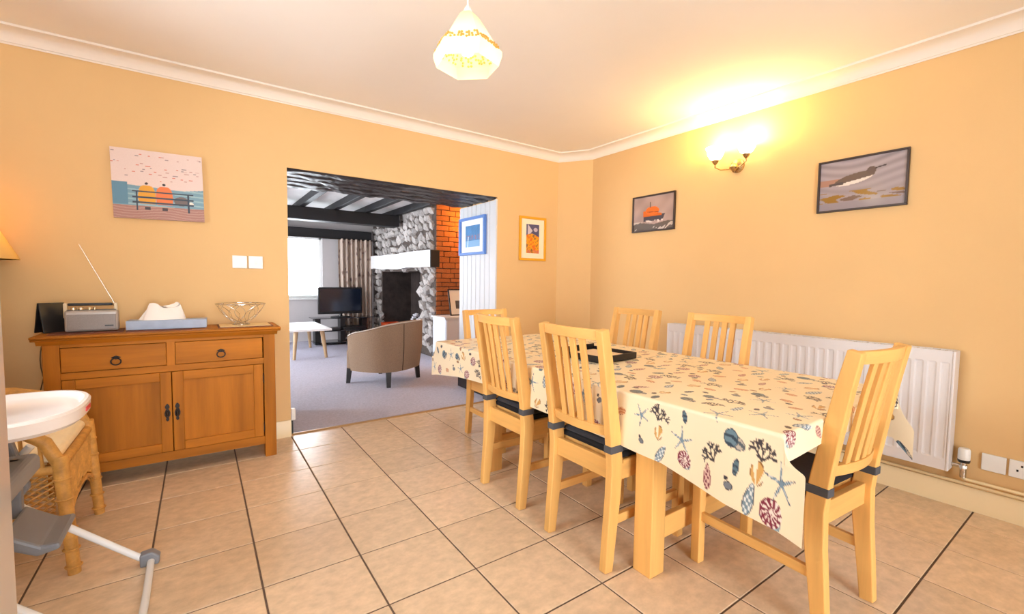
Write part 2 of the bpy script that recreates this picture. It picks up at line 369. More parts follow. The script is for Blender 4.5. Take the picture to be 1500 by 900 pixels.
# old bricks on the side of the chimney
br = [MB().slab(-.5, .5, -.5, .5, -.5, .5, .08).mesh('brick') for _ in range(1)]
for b in br: b.materials.append(BRICKM)
z = .02; row = 0
while z < 2.28:
    h = random.uniform(.06, .085); x = 3.035-(.12 if row % 2 else 0)
    while x < 3.72:
        L_ = random.uniform(.19, .25); x0 = max(x, 3.035); x1 = min(x+L_-.012, 3.74)
        if x1-x0 > .03:
            o = link('brick', br[0], ch); o.location = ((x0+x1)/2, 2.752+random.uniform(-.004, .008), z+h/2); o.scale = (x1-x0, .04, h-.011); o.rotation_euler = (0, random.uniform(-.02, .02), random.uniform(-.03, .03))
        x += L_
    z += h; row += 1
mb = thing('mantel_beam', 'thick white mantel beam with a dark end across the stone chimney', 'mantel', (0, 0, 0))
def mfn(u, v):
    y = 2.64+u*2.95; a = v*4; i = int(min(a, 3.999)); t = a-i
    cs = [(2.885, 1.345), (2.885, 1.59), (3.029, 1.59), (3.029, 1.345), (2.885, 1.345)]
    p, q = cs[i], cs[i+1]; wv = .010*math.sin(u*9)+.006*math.sin(u*23+1)
    return (p[0]+(q[0]-p[0])*t, y, p[1]+(q[1]-p[1])*t+wv*(1 if v < .2 or v > .8 else .5))
MB().grid(mfn, 40, 4).build('beam', MANTEL, mb)
MB().box(2.884, 3.029, 2.615, 2.642, 1.345, 1.592).build('beam_end', DARKW, mb, bev=.01)
tr = thing('log_trough', 'orange red trough standing on the hearth behind the armchair', 'trough', (3.15, 4.5, .0505))
MB().prism([(-.12, 0), (.12, 0), (.16, .30), (.14, .30), (.10, .02), (-.10, .02), (-.14, .30), (-.16, .30)], 'y', -.55, .55).build('trough_body', mat('orange_enamel', S(226, 84, 36), .4), tr)
for ya in (-.565, .55): MB().box(-.15, .15, ya, ya+.015, 0, .3).build('trough_end', MATS['orange_enamel'], tr)
po = thing('flower_pot', 'purple pot with white flowers at the right of the hearth', 'flowers', (3.1, 3.62, .0505))
MB().lathe([(.06, 0), (.085, .30), (.10, .44), (.085, .44), (.05, .1)], 16).build('pot', mat('purple_glaze', S(92, 30, 84), .3), po, smooth=True)
bl_ = MB().lathe([(0, -.018), (.024, -.006), (.028, .006), (.012, .018), (0, .02)], 7).mesh('blossom', True); bl_.materials.append(mat('white_petals', S(236, 232, 240), .8))
for k in range(14):
    a = k*2.4; r = .02+.075*(k/14); link('blossom', bl_, po).location = (r*math.cos(a), r*math.sin(a), .50+.04*math.cos(k*1.7))
for k in range(8):
    a = k*.8; MB().tube([(0, 0, .35), (.05*math.cos(a), .05*math.sin(a), .49)], .004, 5).build('stem', mat('green_stem', S(60, 96, 50), .7), po)
# alcove lamp that lights the brick
al = thing('alcove_wall_lamp', 'small round lamp on the brick side of the chimney', 'lamp', (3.52, 2.73, 2.02))
MB().lathe([(.05, 0), (.05, .012), (.02, .02), (.015, .05)], 16).build('backplate', BRASS, al, smooth=True).rotation_euler = (R_(90), 0, 0)
g = MB().lathe([(.02, -.06), (.055, -.03), (.065, 0), (.055, .03), (.02, .06)], 16).build('globe', emit('amber_globe', (1, .55, .15, 1), 6), al, smooth=True); g.location = (0, -.11, 0)
def plight(name, loc, w_, col, size, parent=None, typ='POINT'):
    l = bpy.data.lights.new(name, typ); l.energy = w_; l.color = col; l.shadow_soft_size = size
    o = bpy.data.objects.new(name, l); COL.objects.link(o); o.location = loc; o.parent = parent; return o
plight('alcove_light', (0, -.24, .0), ALCOVE_W, (1, .42, .06), .06, al)

# white cabinet and leaning picture
cb = thing('white_cabinet', 'low white cabinet beside the brick chimney side', 'cabinet', (3.22, 2.45, .0065))
MB().box(-.28, .28, -.2, .2, .0, .62).build('body', mat('white_cabinet_paint', S(222, 226, 236), .5), cb, bev=.004)
MB().box(-.3, .3, -.22, .22, .62, .645).build('top', MATS['white_cabinet_paint'], cb, bev=.004)
for s_ in (-1, 1):
    d = MB().box(s_*.14-.13, s_*.14+.13, -.214, -.2, .04, .6).build('door', MATS['white_cabinet_paint'], cb, bev=.004)
    MB().box(s_*.03-.008, s_*.03+.008, -.235, -.214, .36, .48).build('handle', IRON, d)
lp = thing('leaning_picture', 'dark framed picture leaning on the white cabinet', 'picture', (3.28, 2.46, .654)); lp.rotation_euler = (R_(-14), 0, 0)
MB().box(-.15, .15, 0, .02, 0, .015).box(-.15, .15, 0, .02, .375, .39).box(-.15, -.135, 0, .02, 0, .39).box(.135, .15, 0, .02, 0, .39).build('frame', BLACK, lp)
MB().box(-.14, .14, .008, .016, .01, .38).build('mount', WHITE, lp); MB().box(-.05, .06, .004, .009, .10, .22).build('print', mat('grey_print', S(90, 90, 96), .6, var=.4, scale=20), lp)

# tv stand, tv
ts = thing('tv_stand', 'black glass tv stand with open shelves under the window', 'tv stand', (2.28, 5.02, .0065))
SMOK = mat('smoked_glass', S(34, 36, 44), .08, spec=.8)
for z0, dx in ((.04, .5), (.24, .44), (.46, .52)): MB().box(-dx, dx, -.2, .2, z0, z0+.012).build('glass_shelf', SMOK, ts, bev=.003)
for x in (-.42, 0, .38): MB().box(x-.045, x+.045, -.05, .15, 0, .46).build('post', BLACK, ts, bev=.004)
dv = tag(MB().box(-.2, .2, -.14, .14, 0, .055).build('dvd_player', BLACK, bev=.004), 'flat black player on the middle tv stand shelf', 'player'); dv.location = (2.46, 4.99, .2595)
bx_ = tag(MB().box(-.13, .13, -.1, .1, 0, .045).build('set_top_box', mat('dark_grey_box', S(52, 54, 60), .4), bev=.004), 'small grey box on the left of the middle tv shelf', 'box'); bx_.location = (2.08, 4.97, .2595)
tv = thing('television', 'flat black television on the glass stand', 'television', (2.25, 5.02, .4795), R_(2))
MB().lathe([(.0, 0), (.17, 0), (.165, .012), (.03, .02), (.025, .07), (0, .07)], 24).build('base', BLACK, tv, smooth=True)
MB().box(-.38, .38, -.03, .03, .06, .53).build('bezel', BLACK, tv, bev=.008)
MB().box(-.35, .35, -.032, -.029, .105, .50).build('screen', mat('tv_screen', S(20, 28, 44), .12, spec=.7), tv)
# coffee table
ct = thing('coffee_table', 'white topped coffee table with splayed wooden legs on the carpet', 'table', (1.475, 4.17, .0065))
MB().slab(-.29, .29, -.60, .60, .40, .43, .004).build('top', mat('white_table_top', S(238, 234, 232), .35), ct)
LEGW = wood('pale_oak_leg', S(178, 146, 110), 'z')
for sx in (-1, 1):
    for sy in (-1, 1): MB().tube([(sx*.175, sy*.50, .40), (sx*.215, sy*.57, 0)], [.032, .02], 10).build('leg', LEGW, ct, smooth=True)
# curtain
def cfn(u, v):
    x0, x1 = 2.30+.05*(1-v)**2, 2.93; x = x0+(x1-x0)*u; z = .06+v*1.84
    return (x, 5.33+.035*math.sin(u*46)+.012*math.sin(u*19+v*2), z)
nxc, nyc = 140, 60
U, V = np.meshgrid(np.linspace(0, 1, nxc+1), np.linspace(0, 1, nyc+1))
co = np.array([cfn(u, v) for u, v in zip(U.ravel(), V.ravel())])
rgb = np.tile(lin(190, 170, 156), (len(co), 1))
for k in range(90):
    cx, cy, r = rng.random(), rng.random(), rng.uniform(.008, .018)
    d = ((U.ravel()-cx)/1.6)**2+(V.ravel()-cy)**2*1.2 < r**2; rgb[d] = lin(*[(134, 112, 104), (150, 128, 118), (116, 98, 98)][k % 3])
cu = thing('curtain', 'pleated beige curtain with dark spots beside the far window', 'curtain', (0, 0, 0))
cl = gridmesh('fabric', co, rgb, nxc, nyc, colmat('printed_curtain', .9, spec=.1), cu, True)
md = cl.modifiers.new('s', 'SOLIDIFY'); md.thickness = .004
MB().tube([(.6, 5.33, 1.893), (3.0, 5.33, 1.893)], .009, 8).build('curtain_pole', IRON, cu)

# tub chair
tc_ = thing('tub_armchair', 'taupe tweed tub armchair seen from behind on the carpet', 'armchair', (1.905, 1.735, .0065), R_(34)); tc_.scale = (1.08, 1.08, 1.0)
# local: faces +y; shell path is a U open to +y
def shell(off, n=40):
    pts = []
    for i in range(n+1):
        t = i/n
        a = R_(-20)+t*R_(220); a = -a      # sweep from right front round the back to left front
        rx, ry = .385-off, .36-off
        ex = 2.6
        c_, s_ = math.cos(a), math.sin(a)
        x = math.copysign(abs(c_)**(2/ex), c_)*rx; y = math.copysign(abs(s_)**(2/ex), s_)*ry
        pts.append((x, y+.0, t))
    return pts
def topz(t): k = abs(t-.5)*2; return .70-.15*k**2.2
m = MB(); A_, B_ = shell(0), shell(.075); n = len(A_)
vv = []
for (x, y, t), (x2, y2, _) in zip(A_, B_):
    zt = topz(t); vv += [(x*.93, y*.93, .165), (x, y, .40), (x*1.01, y*1.01, zt-.02), ((x*.85+x2*.15), (y*.85+y2*.15), zt), ((x*.2+x2*.8), (y*.2+y2*.8), zt), (x2, y2, zt-.03), (x2, y2, .165)]
ff = [(i*7+k, i*7+(k+1) % 7, (i+1)*7+(k+1) % 7, (i+1)*7+k) for i in range(n-1) for k in range(7)]+[tuple(range(7)), tuple(range((n-1)*7, n*7))[::-1]]
m.add(vv, ff).build('shell', TWEED, tc_, smooth=True)
MB().tube([(x*1.005, y*1.005, topz(t)-.004) for x, y, t in A_], .006, 6).build('piping', PIPING, tc_, smooth=True)
for k in (23,):
    x, y, t = A_[k]; MB().tube([(x*.935, y*.935, .17), (x*1.004, y*1.004, .40), (x*1.012, y*1.012, topz(t)-.02)], .0035, 5).build('seam', mat('dark_seam', S(70, 56, 48), .9), tc_)
MB().slab(-.29, .29, -.26, .25, .165, .42, .04).build('seat', TWEED, tc_, bev=.02)
for sx in (-1, 1):
    for sy in (-1, 1): MB().tube([(sx*.25, sy*.24, .17), (sx*.262, sy*.25, 0)], [.036, .027], 4).build('leg', DARKLEG, tc_)

# ------------------------------------------------------------------ dining table and cloth
TX0, TX1, TY0, TY1, TZ = 1.565, 2.57, -2.655, -.37, .73
tb = thing('dining_table', 'long birch dining table under the seashell cloth', 'table', ((TX0+TX1)/2, (TY0+TY1)/2, 0))
hx, hy = (TX1-TX0)/2, (TY1-TY0)/2
MB().box(-hx+.006, hx-.006, -hy+.006, hy-.006, .697, .7265).build('top', BIRCH['y'], tb)
for yl in (-.63, .54): MB().box(-hx+.13, hx-.13, yl-.011, yl+.011, .615, .697).build('apron', BIRCH['x'], tb)
for sx in (-1, 1): MB().box(sx*(hx-.085)-.011, sx*(hx-.085)+.011, -.587, .497, .615, .697).build('apron', BIRCH['y'], tb)
lm = MB().prism([(-.043, -.043), (.043, -.043), (.043, .043), (-.043, .043)], 'z', 0, .697).mesh('leg'); lm.materials.append(BIRCH['z'])
for sx in (-1, 1):
    for sy in (-1, 1): o = link('leg', lm, tb, bev=.004); o.location = (sx*(hx-.085), (.54 if sy > 0 else -.63), 0)
for yl in (-.63, .54): MB().box(-hx+.13, hx-.13, yl-.014, yl+.014, .115, .205).build('stretcher', BIRCH['x'], tb, bev=.003)
def cloth():
    a, b = .215, .088; st = .0033
    Wd, Ln = TX1-TX0, TY1-TY0
    nu, nv = int((Wd+2*a)/st), int((Ln+2*b)/st)
    u = np.linspace(-Wd/2-a, Wd/2+a, nu+1); v = np.linspace(-Ln/2-b, Ln/2+b, nv+1)
    U, V = np.meshgrid(u, v); U = U.ravel(); V = V.ravel()
    # print
    rgb = np.tile(lin(247, 231, 198), (len(U), 1))
    nxt = nu+1
    def win(cu, cv, s):
        i0, i1 = np.searchsorted(u, [cu-s, cu+s]); j0, j1 = np.searchsorted(v, [cv-s, cv+s])
        ii, jj = np.meshgrid(np.arange(i0, i1), np.arange(j0, j1)); idx = (jj*nxt+ii).ravel(); return idx
    def put(idx, mask, col): rgb[idx[mask]] = col if np.ndim(col) == 1 else col[mask]
    def local(idx, cu, cv, ang, flip=1):
        # motif frame: +y of the motif points to the table top on a left hand flap (towards +u)
        x = (V[idx]-cv); y = (U[idx]-cu); c_, s_ = math.cos(ang), math.sin(ang); return (x*c_+y*s_), (-x*s_+y*c_)
    def star(cu, cv, s, ang, c1=lin(120, 146, 164), c2=lin(70, 92, 112)):
        i = win(cu, cv, s*1.1); x, y = local(i, cu, cv, ang); r = np.hypot(x, y); th = np.arctan2(y, x)
        k = np.abs(((th*5/(2*math.pi)) % 1)-.5)*2          # 1 at arm axis
        lim = s*(.17+.83*np.clip(k, 0, 1)**4.2); mk = r < lim; put(i, mk, c1)
        put(i, mk & (k > .93) & (r > .1*s), lin(196, 204, 206)); put(i, (r < lim) & (r > lim*.86), c2)
    def oval(cu, cv, sx, sy, ang, fill, edge, ribs=0, fan=False, ribc=None):
        i = win(cu, cv, max(sx, sy)*1.1); x, y = local(i, cu, cv, ang); q = (x/sx)**2+(y/sy)**2; mk = q < 1
        put(i, mk, fill); put(i, mk & (q > .78), edge)
        if ribs:
            if fan: t = np.arctan2(x, y+sy*1.1); put(i, mk & (np.sin(t*ribs) > .35), ribc if ribc is not None else edge)
            else: put(i, mk & (np.sin((y+.25*np.abs(x))*ribs/sy) > .3), ribc if ribc is not None else edge)
    def spindle(cu, cv, s, ang, fill, edge, spot):
        i = win(cu, cv, s*1.1); x, y = local(i, cu, cv, ang); t = np.clip((y+s)/(2*s), 0, 1)
        wdt = s*.36*np.sin(np.pi*t**.75)**.8; mk = (np.abs(y) < s) & (np.abs(x) < wdt); put(i, mk, fill)
        put(i, mk & (np.sin(y*330+x*120)*np.sin(x*420-y*60) > .1), spot); put(i, mk & (np.abs(x) > wdt*.8), edge)
    def nautilus(cu, cv, s, ang, c1=lin(126, 36, 60)):
        oval(cu-.35*s, cv+.1*s, s*.85, s*.5, ang, lin(170, 196, 204), lin(110, 140, 156))
        i = win(cu, cv, s*1.2); x, y = local(i, cu, cv, ang); r = np.hypot(x, y); th = np.arctan2(y, x)
        mk = r < s*(.86+.06*np.cos(th)); put(i, mk, lin(244, 226, 216)); put(i, mk & (np.sin(th*11+r/s*5.5) > 0) & (r > .16*s), c1)
        put(i, mk & (np.abs(((r/s*2.0-th/(2*math.pi)) % 1)-.5) < .09), c1); put(i, mk & (r > s*.82), c1)
    def snail(cu, cv, s, ang):
        oval(cu-.2*s, cv-.5*s, s*.75, s*.42, ang, lin(196, 186, 170), lin(90, 100, 108), 5)
        oval(cu, cv, s*.62, s*.62, ang, lin(110, 138, 152), lin(52, 70, 86), 7)
    def coral(cu, cv, s, ang, col=lin(66, 60, 66)):
        i = win(cu, cv, s*1.25); x, y = local(i, cu, cv, ang); mk = np.zeros(len(i), bool); rr = random.Random(int((cu*971+cv*577)*1000))
        def seg(x0, y0, a_, L_, wd, dep):
            nonlocal mk
            x1, y1 = x0+L_*math.sin(a_), y0+L_*math.cos(a_); dx, dy = x1-x0, y1-y0
            t = np.clip(((x-x0)*dx+(y-y0)*dy)/(dx*dx+dy*dy), 0, 1); mk |= np.hypot(x-x0-t*dx, y-y0-t*dy) < wd
            if dep:
                for sg in (-1, 1): seg(x1, y1, a_+sg*rr.uniform(.3, .7), L_*rr.uniform(.62, .85), max(wd*.85, .0021), dep-1)
                if rr.random() < .5: seg(x0+dx*.5, y0+dy*.5, a_+rr.choice((-1, 1))*.9, L_*.5, max(wd*.8, .002), 0)
        for k in (-.75, 0, .75): seg(0, -s*.85, k, s*.46, .0026, 3)
        put(i, mk, col)
    BL, BE, SP = lin(120, 142, 156), lin(58, 72, 88), lin(60, 78, 96)
    OR, OE = lin(214, 166, 96), lin(140, 96, 50)
    def motif(k, cu, cv, s, ang):
        if k == 0: star(cu, cv, s*1.15, ang)
        elif k == 1: coral(cu, cv, s, ang)
        elif k == 2: oval(cu, cv, s*.5, s*.72, ang, OR, OE, 9, True, lin(248, 232, 200))
        elif k == 3: spindle(cu, cv, s, ang, BL, BE, lin(226, 230, 228))
        elif k == 4: nautilus(cu, cv, s*.82, ang)
        elif k == 5: oval(cu, cv, s*.42, s*.3, ang, lin(120, 126, 134), lin(50, 50, 58)); oval(cu+s*.5, cv+s*.25, s*.2, s*.15, ang, lin(60, 54, 66), lin(40, 36, 44))
        elif k == 6: snail(cu, cv, s*.9, ang)
        elif k == 7: spindle(cu, cv, s*.9, ang, lin(226, 190, 176), lin(150, 80, 84), lin(120, 44, 64))
        elif k == 8: oval(cu, cv, s*.28, s*.62, ang, lin(96, 122, 134), BE, 9)
        else: oval(cu, cv, s*.62, s*.36, ang, lin(206, 140, 96), lin(130, 70, 50), 8, False, lin(236, 200, 160))
    cx, cy = (TX0+TX1)/2, (TY0+TY1)/2
    hang = lambda y_: np.interp(y_, [-2.74, -2.655, -2.5, -2.26, -1.38, -1.0, -.7, -.37], [.298, .295, .278, .228, .207, .185, .2, .245])/a
    fixed = []
    for k, dz, y, s, ang in [(4, -.250, -2.640, .047, .3), (0, -.150, -2.665, .046, .2), (3, -.230, -2.574, .045, .25), (2, -.144, -2.595, .042, .1), (1, -.056, -2.612, .042, .2), (5, -.215, -2.508, .036, 0), (7, -.210, -2.437, .042, 0),
                             (8, -.148, -2.530, .036, .2), (1, -.120, -2.440, .036, -.6), (6, -.060, -2.511, .042, .2), (4, -.185, -2.352, .036, .2), (0, -.120, -2.338, .042, .3), (3, -.195, -2.255, .040, .5), (2, -.120, -2.243, .036, .1), (1, -.040, -2.245, .04, .2), (8, -.035, -2.345, .032, -.2), (5, -.172, -2.168, .03, .5), (0, .03, -2.44, .046, .5)]:
        cu_, cv_ = -Wd/2+dz/(hang(y) if dz < 0 else 1), max(y-cy, -Ln/2-b+.02); fixed.append((cu_, cv_)); motif(k, cu_, cv_, s, ang)
    gx = .098; r2 = random.Random(11); prev = -1
    for i in range(int((Wd+2*a)/gx)+1):
        for j in range(int((Ln+2*b)/gx)+1):
            cu_ = -Wd/2-a+(i+.5)*gx+r2.uniform(-.018, .018); cv_ = -Ln/2-b+(j+.5+(.5 if i % 2 else 0))*gx+r2.uniform(-.018, .018)
            if any((cu_-p)**2+(cv_-q)**2 < .085**2 for p, q in fixed): continue
            k = r2.choice([0, 0, 1, 1, 2, 2, 3, 3, 4, 5, 6, 7, 8, 9, 9])
            if k == prev: k = (k+3) % 10
            prev = k; motif(k, cu_, cv_, r2.uniform(.036, .047), r2.uniform(-.7, .7))
            if r2.random() < .5: oval(cu_+.045, cv_+.04, .009, .014, r2.uniform(0, 3), lin(*r2.choice([(70, 66, 76), (176, 126, 84), (96, 116, 128)])), lin(60, 54, 60))
    # drape
    r = .010
    def drop(o): o = np.maximum(o, 0); return np.where(o < r*math.pi/2, r*(1-np.cos(o/r)), r+(o-r*math.pi/2))
    def outw(o): o = np.maximum(o, 0); return np.where(o < r*math.pi/2, r*np.sin(o/r), r)
    ou = np.maximum(np.abs(U)-Wd/2, 0); ou = np.where(U < 0, ou*hang(V+cy), ou); ov = np.maximum(np.abs(V)-Ln/2, 0); su, sv = np.sign(U), np.sign(V)
    k = np.clip(ou/.10, 0, 1); k = k*k*(3-2*k); c_ = (ov > 0)
    vo = np.where(c_, outw(ov)*(1-k)+.78*ov*k, 0); vd = np.where(c_, drop(ov)*(1-k)+np.where(U < 0, .18, .86)*ov*k, 0)
    du = drop(ou); rip = (.003*np.sin(V*7.5+1)+.002*np.sin(V*17))*np.clip(du/.15, 0, 1)
    near = np.clip((np.abs(V)-(Ln/2-.35))/.35, 0, 1)*np.clip(ou/.2, 0, 1)
    uo = outw(ou)+du*.015+rip-.02*near*0
    ripv = .005*np.sin(U*9)*np.clip(ov/.08, 0, 1)
    x = cx+np.clip(U, -Wd/2, Wd/2)+su*uo; y = cy+np.clip(V, -Ln/2, Ln/2)+sv*(vo+ripv*(ou == 0))
    z = TZ-du-vd+.0012*np.sin(U*13)*np.sin(V*11)*(ou+ov == 0)
    o = gridmesh('tablecloth', np.c_[x, y, z], rgb, nu, nv, CLOTHM, None, True)
    return tag(o, 'cream oilcloth printed with seashells, starfish and coral over the dining table', 'tablecloth')
cloth()
bt = thing('document_tray', 'shallow black tray with papers on the seashell cloth', 'tray', (2.05, -1.45, TZ+.003), R_(4))
MB().box(-.15, .15, -.16, .16, 0, .006).box(-.15, .15, -.16, -.152, 0, .036).box(-.15, .15, .152, .16, 0, .05).box(-.15, -.142, -.16, .16, 0, .036).box(.142, .15, -.16, .16, 0, .036).build('tray_body', BLACK, bt, bev=.002)
MB().box(-.13, .13, -.14, .14, .0065, .018).build('paper', mat('cream_paper', S(236, 206, 170), .7), bt)

# ------------------------------------------------------------------ dining chairs
def chair():
    t = thing('dining_chair', '', 'chair')
    path = [(0, -.235, 0), (0, -.222, .14), (0, -.206, .30), (0, -.200, .43), (0, -.214, .55), (0, -.238, .70), (0, -.266, .86), (0, -.290, .98)]
    for sx in (-1, 1):
        MB().rsweep([(sx*.175, y, z) for _, y, z in path], .0175, [.022, .026, .030, .032, .030, .027, .024, .021]).build('rear_post', BIRCH['z'], t, bev=.004)
        MB().box(sx*.175-.019, sx*.175+.019, .215, .255, 0, .432).build('front_leg', BIRCH['z'], t, bev=.004)
        MB().box(sx*.175-.011, sx*.175+.011, -.18, .22, .365, .432).build('side_rail', BIRCH['y'], t, bev=.002)
        MB().box(sx*.175-.010, sx*.175+.010, -.222, .22, .185, .222).build('stretcher', BIRCH['y'], t, bev=.002)
        # strap round the post
        MB().box(sx*.175-.0205, sx*.175+.0205, -.243, -.172, .485, .515).build('strap', STRAP, t, bev=.003)
    MB().box(-.165, .165, .223, .247, .365, .432).build('front_rail', BIRCH['x'], t, bev=.002)
    MB().box(-.165, .165, -.212, -.188, .365, .445).build('rear_rail', BIRCH['x'], t, bev=.002)
    MB().slab(-.19, .19, -.165, .262, .433, .447, .004).build('seat', BIRCH['y'], t)
    def crail(zc, hh, th, name):
        y0 = np.interp(zc, [p[2] for p in path], [p[1] for p in path])
        def arc(x): return y0-.026*(1-(x/.165)**2)
        n = 12; vv = []
        for i in range(n+1):
            x = -.166+.332*i/n; y = arc(x)
            vv += [(x, y-th/2, zc-hh/2), (x, y+th/2, zc-hh/2), (x, y+th/2-.004, zc+hh/2), (x, y-th/2-.004, zc+hh/2)]
        ff = [(i*4+k, i*4+(k+1) % 4, i*4+4+(k+1) % 4, i*4+4+k) for i in range(n) for k in range(4)]+[(0, 1, 2, 3), tuple(range(n*4, n*4+4))[::-1]]
        MB().add(vv, ff).build(name, BIRCH['x'], t, bev=.002)
    crail(.958, .042, .024, 'top_rail'); crail(.565, .038, .022, 'lower_back_rail')
    for x in (-.078, -.026, .026, .078):
        off = -.026*(1-(x/.165)**2); zs = [.575, .66, .75, .85, .945]
        pts = [(x, float(np.interp(z, [p[2] for p in path], [p[1] for p in path]))+off, z) for z in zs]
        MB().rsweep(pts, .0155, .0065).build('slat', BIRCH['z'], t, bev=.002)
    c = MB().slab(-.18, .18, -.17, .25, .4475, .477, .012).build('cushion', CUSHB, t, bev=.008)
    MB().slab(-.176, .176, -.168, .246, .4772, .496, .014).build('cushion_top', CUSH, c, bev=.006)
    return t
proto = chair()
H = .26
spots = [((1.738, -1.875, 0), -90, 1, 'birch dining chair with charcoal cushion on the left of the table, nearest the camera'),
         ((1.745, -1.285, 0), -90, 1, 'birch dining chair on the left of the table, in front of the opening'),
         ((2.385, -1.215, 0), 90, 1, 'birch dining chair on the wall side of the table, left of the radiator'),
         ((2.385, -1.815, 0), 90, 1, 'birch dining chair on the wall side, its back against the radiator'),
         ((2.035, -2.462, 0), -4, .98, 'birch dining chair at the near end of the table, its back to the camera'),
         ((2.02, -.555, 0), 180, .955, 'birch dining chair at the far end of the table, behind the cloth')]
for i, (loc, rz, sz, lab) in enumerate(spots):
    c = proto if i == 0 else copy_tree(proto)
    c.location = loc; c.rotation_euler = (0, 0, R_(rz)); c.scale = (1, 1, sz)
    tag(c, lab, 'chair', 'dining chairs around the table')

# ------------------------------------------------------------------ sideboard
sb = thing('sideboard', 'honey oak sideboard with two drawers and two panelled doors', 'sideboard', (.05, .15, 0))
X = lambda x: x-.05
Y = lambda y: y-.15
MB().prism([(Y(-.035), .822), (Y(-.035), .832), (Y(-.05), .836), (Y(-.05), .848), (Y(.322), .848), (Y(.322), .822)], 'x', X(-.515), X(.615)).build('top', OAK['x'], sb, bev=.004)
MB().prism([(Y(-.012), .80), (Y(-.03), .822), (Y(.322), .822), (Y(.322), .80)], 'x', X(-.497), X(.597)).build('top_moulding', OAK['x'], sb)
for x0 in (-.478, .518):
    for y0, y1 in ((-.01, .05), (.262, .32)): MB().box(X(x0), X(x0+.065), Y(y0), Y(y1), 0, .80).build('post', OAK['z'], sb, bev=.003)
for x0 in (-.47, .56): MB().box(X(x0), X(x0+.016), Y(.05), Y(.262), .09, .80).build('side_panel', OAK['y'], sb)
MB().box(X(-.413), X(.518), Y(-.004), Y(.02), .783, .80).build('top_rail', OAK['x'], sb)
MB().box(X(-.413), X(.518), Y(-.004), Y(.02), .612, .648).build('middle_rail', OAK['x'], sb)
MB().box(X(-.413), X(.518), Y(-.004), Y(.02), .085, .138).build('bottom_rail', OAK['x'], sb)
MB().box(X(.027), X(.065), Y(-.004), Y(.02), .648, .783).build('drawer_divider', OAK['z'], sb)
MB().box(X(-.46), X(.56), Y(.305), Y(.316), .09, .80).build('back_panel', OAK['x'], sb); MB().box(X(-.46), X(.56), Y(.02), Y(.305), .085, .1).build('bottom_panel', OAK['x'], sb)
def ringpull(parent, x, z, yf):
    m = MB(); m.prism([(x-.022, z+.016), (x, z+.026), (x+.022, z+.016), (x, z+.004)], 'y', yf-.004, yf); m.lathe([(0, 0), (.007, 0), (.006, .012), (0, .014)], 10)
    n = len(m.v)-40
    m.v[n:] = [(x+p[0], yf-.002-p[2], z+.014+p[1]) for p in m.v[n:]]
    m.tube([(x+.021*math.sin(a), yf-.013, z-.006+.0185*math.cos(a)) for a in [k*2*math.pi/20 for k in range(20)]], .0035, 6, closed=True)
    m.build('ring_pull', IRON, parent, smooth=True)
for x0, x1 in ((-.411, .025), (.067, .512)):
    d = MB().box(X(x0), X(x1), Y(-.008), Y(.012), .651, .780).build('drawer', OAK['x'], sb, bev=.003); ringpull(d, X((x0+x1)/2), .70, Y(-.008))
for x0, x1, hx_ in ((-.411, .044, .022), (.048, .512, .069)):
    z0, z1, fwid = .140, .609, .052; d = MB()
    d = MB().box(X(x0+fwid-.004), X(x1-fwid+.004), Y(.001), Y(.006), z0+fwid-.004, z1-fwid+.004).build('door', OAK['z'], sb)
    for xa in (x0, x1-fwid): MB().box(X(xa), X(xa+fwid), Y(-.010), Y(.01), z0, z1).build('door_stile', OAK['z'], d, bev=.003)
    for za in (z0, z1-fwid): MB().box(X(x0+fwid), X(x1-fwid), Y(-.010), Y(.01), za, za+fwid).build('door_rail', OAK['x'], d, bev=.003)
    prof = [(.001, -.05), (.006, -.045), (.008, -.036), (.005, -.03), (.013, -.015), (.014, .0), (.009, .015), (.005, .022), (.011, .03), (.010, .04), (.004, .05), (.001, .053)]
    poly = [(X(hx_)+w_, .372+z_) for w_, z_ in prof]+[(X(hx_)-w_, .372+z_) for w_, z_ in prof[::-1]]
    e = MB().prism(poly, 'y', Y(-.016), Y(-.010)).build('escutcheon', IRON, d)
    MB().lathe([(0, 0), (.006, .002), (.009, .012), (.006, .03), (0, .034)], 12).build('drop_handle', IRON, d, smooth=True).location = (X(hx_), Y(-.022), .352)
    for zz in (.2, .52): MB().box(X(x0)-.003 if x0 < 0 else X(x1)-.001, X(x0)+.001 if x0 < 0 else X(x1)+.003, Y(-.014), Y(-.006), zz-.03, zz+.03).build('hinge', IRON, d)
ZS = .8485
# mats on the sideboard
MATM = mat('red_brown_mat', S(112, 62, 44), .7, var=.1, scale=40)
for i, (x, y, rz) in enumerate(((-.32, .13, 4), (-.0, .13, -2))):
    o = tag(MB().slab(-.15, .15, -.11, .11, 0, .004, .001).build('place_mat', MATM), ['red brown place mat under the radio', 'red brown place mat under the tissue box'][i], 'mat', 'place mats on the sideboard'); o.location = (x, y, ZS); o.rotation_euler[2] = R_(rz)
o = thing('cork_mat', 'cream mat with dark edge under the wire bowl', 'mat', (.43, .14, ZS)); MB().slab(-.15, .15, -.12, .12, 0, .004, .001).build('edge', MATM, o); MB().box(-.14, .14, -.11, .11, .0041, .006).build('face', mat('cream_mat', S(238, 206, 150), .6), o)
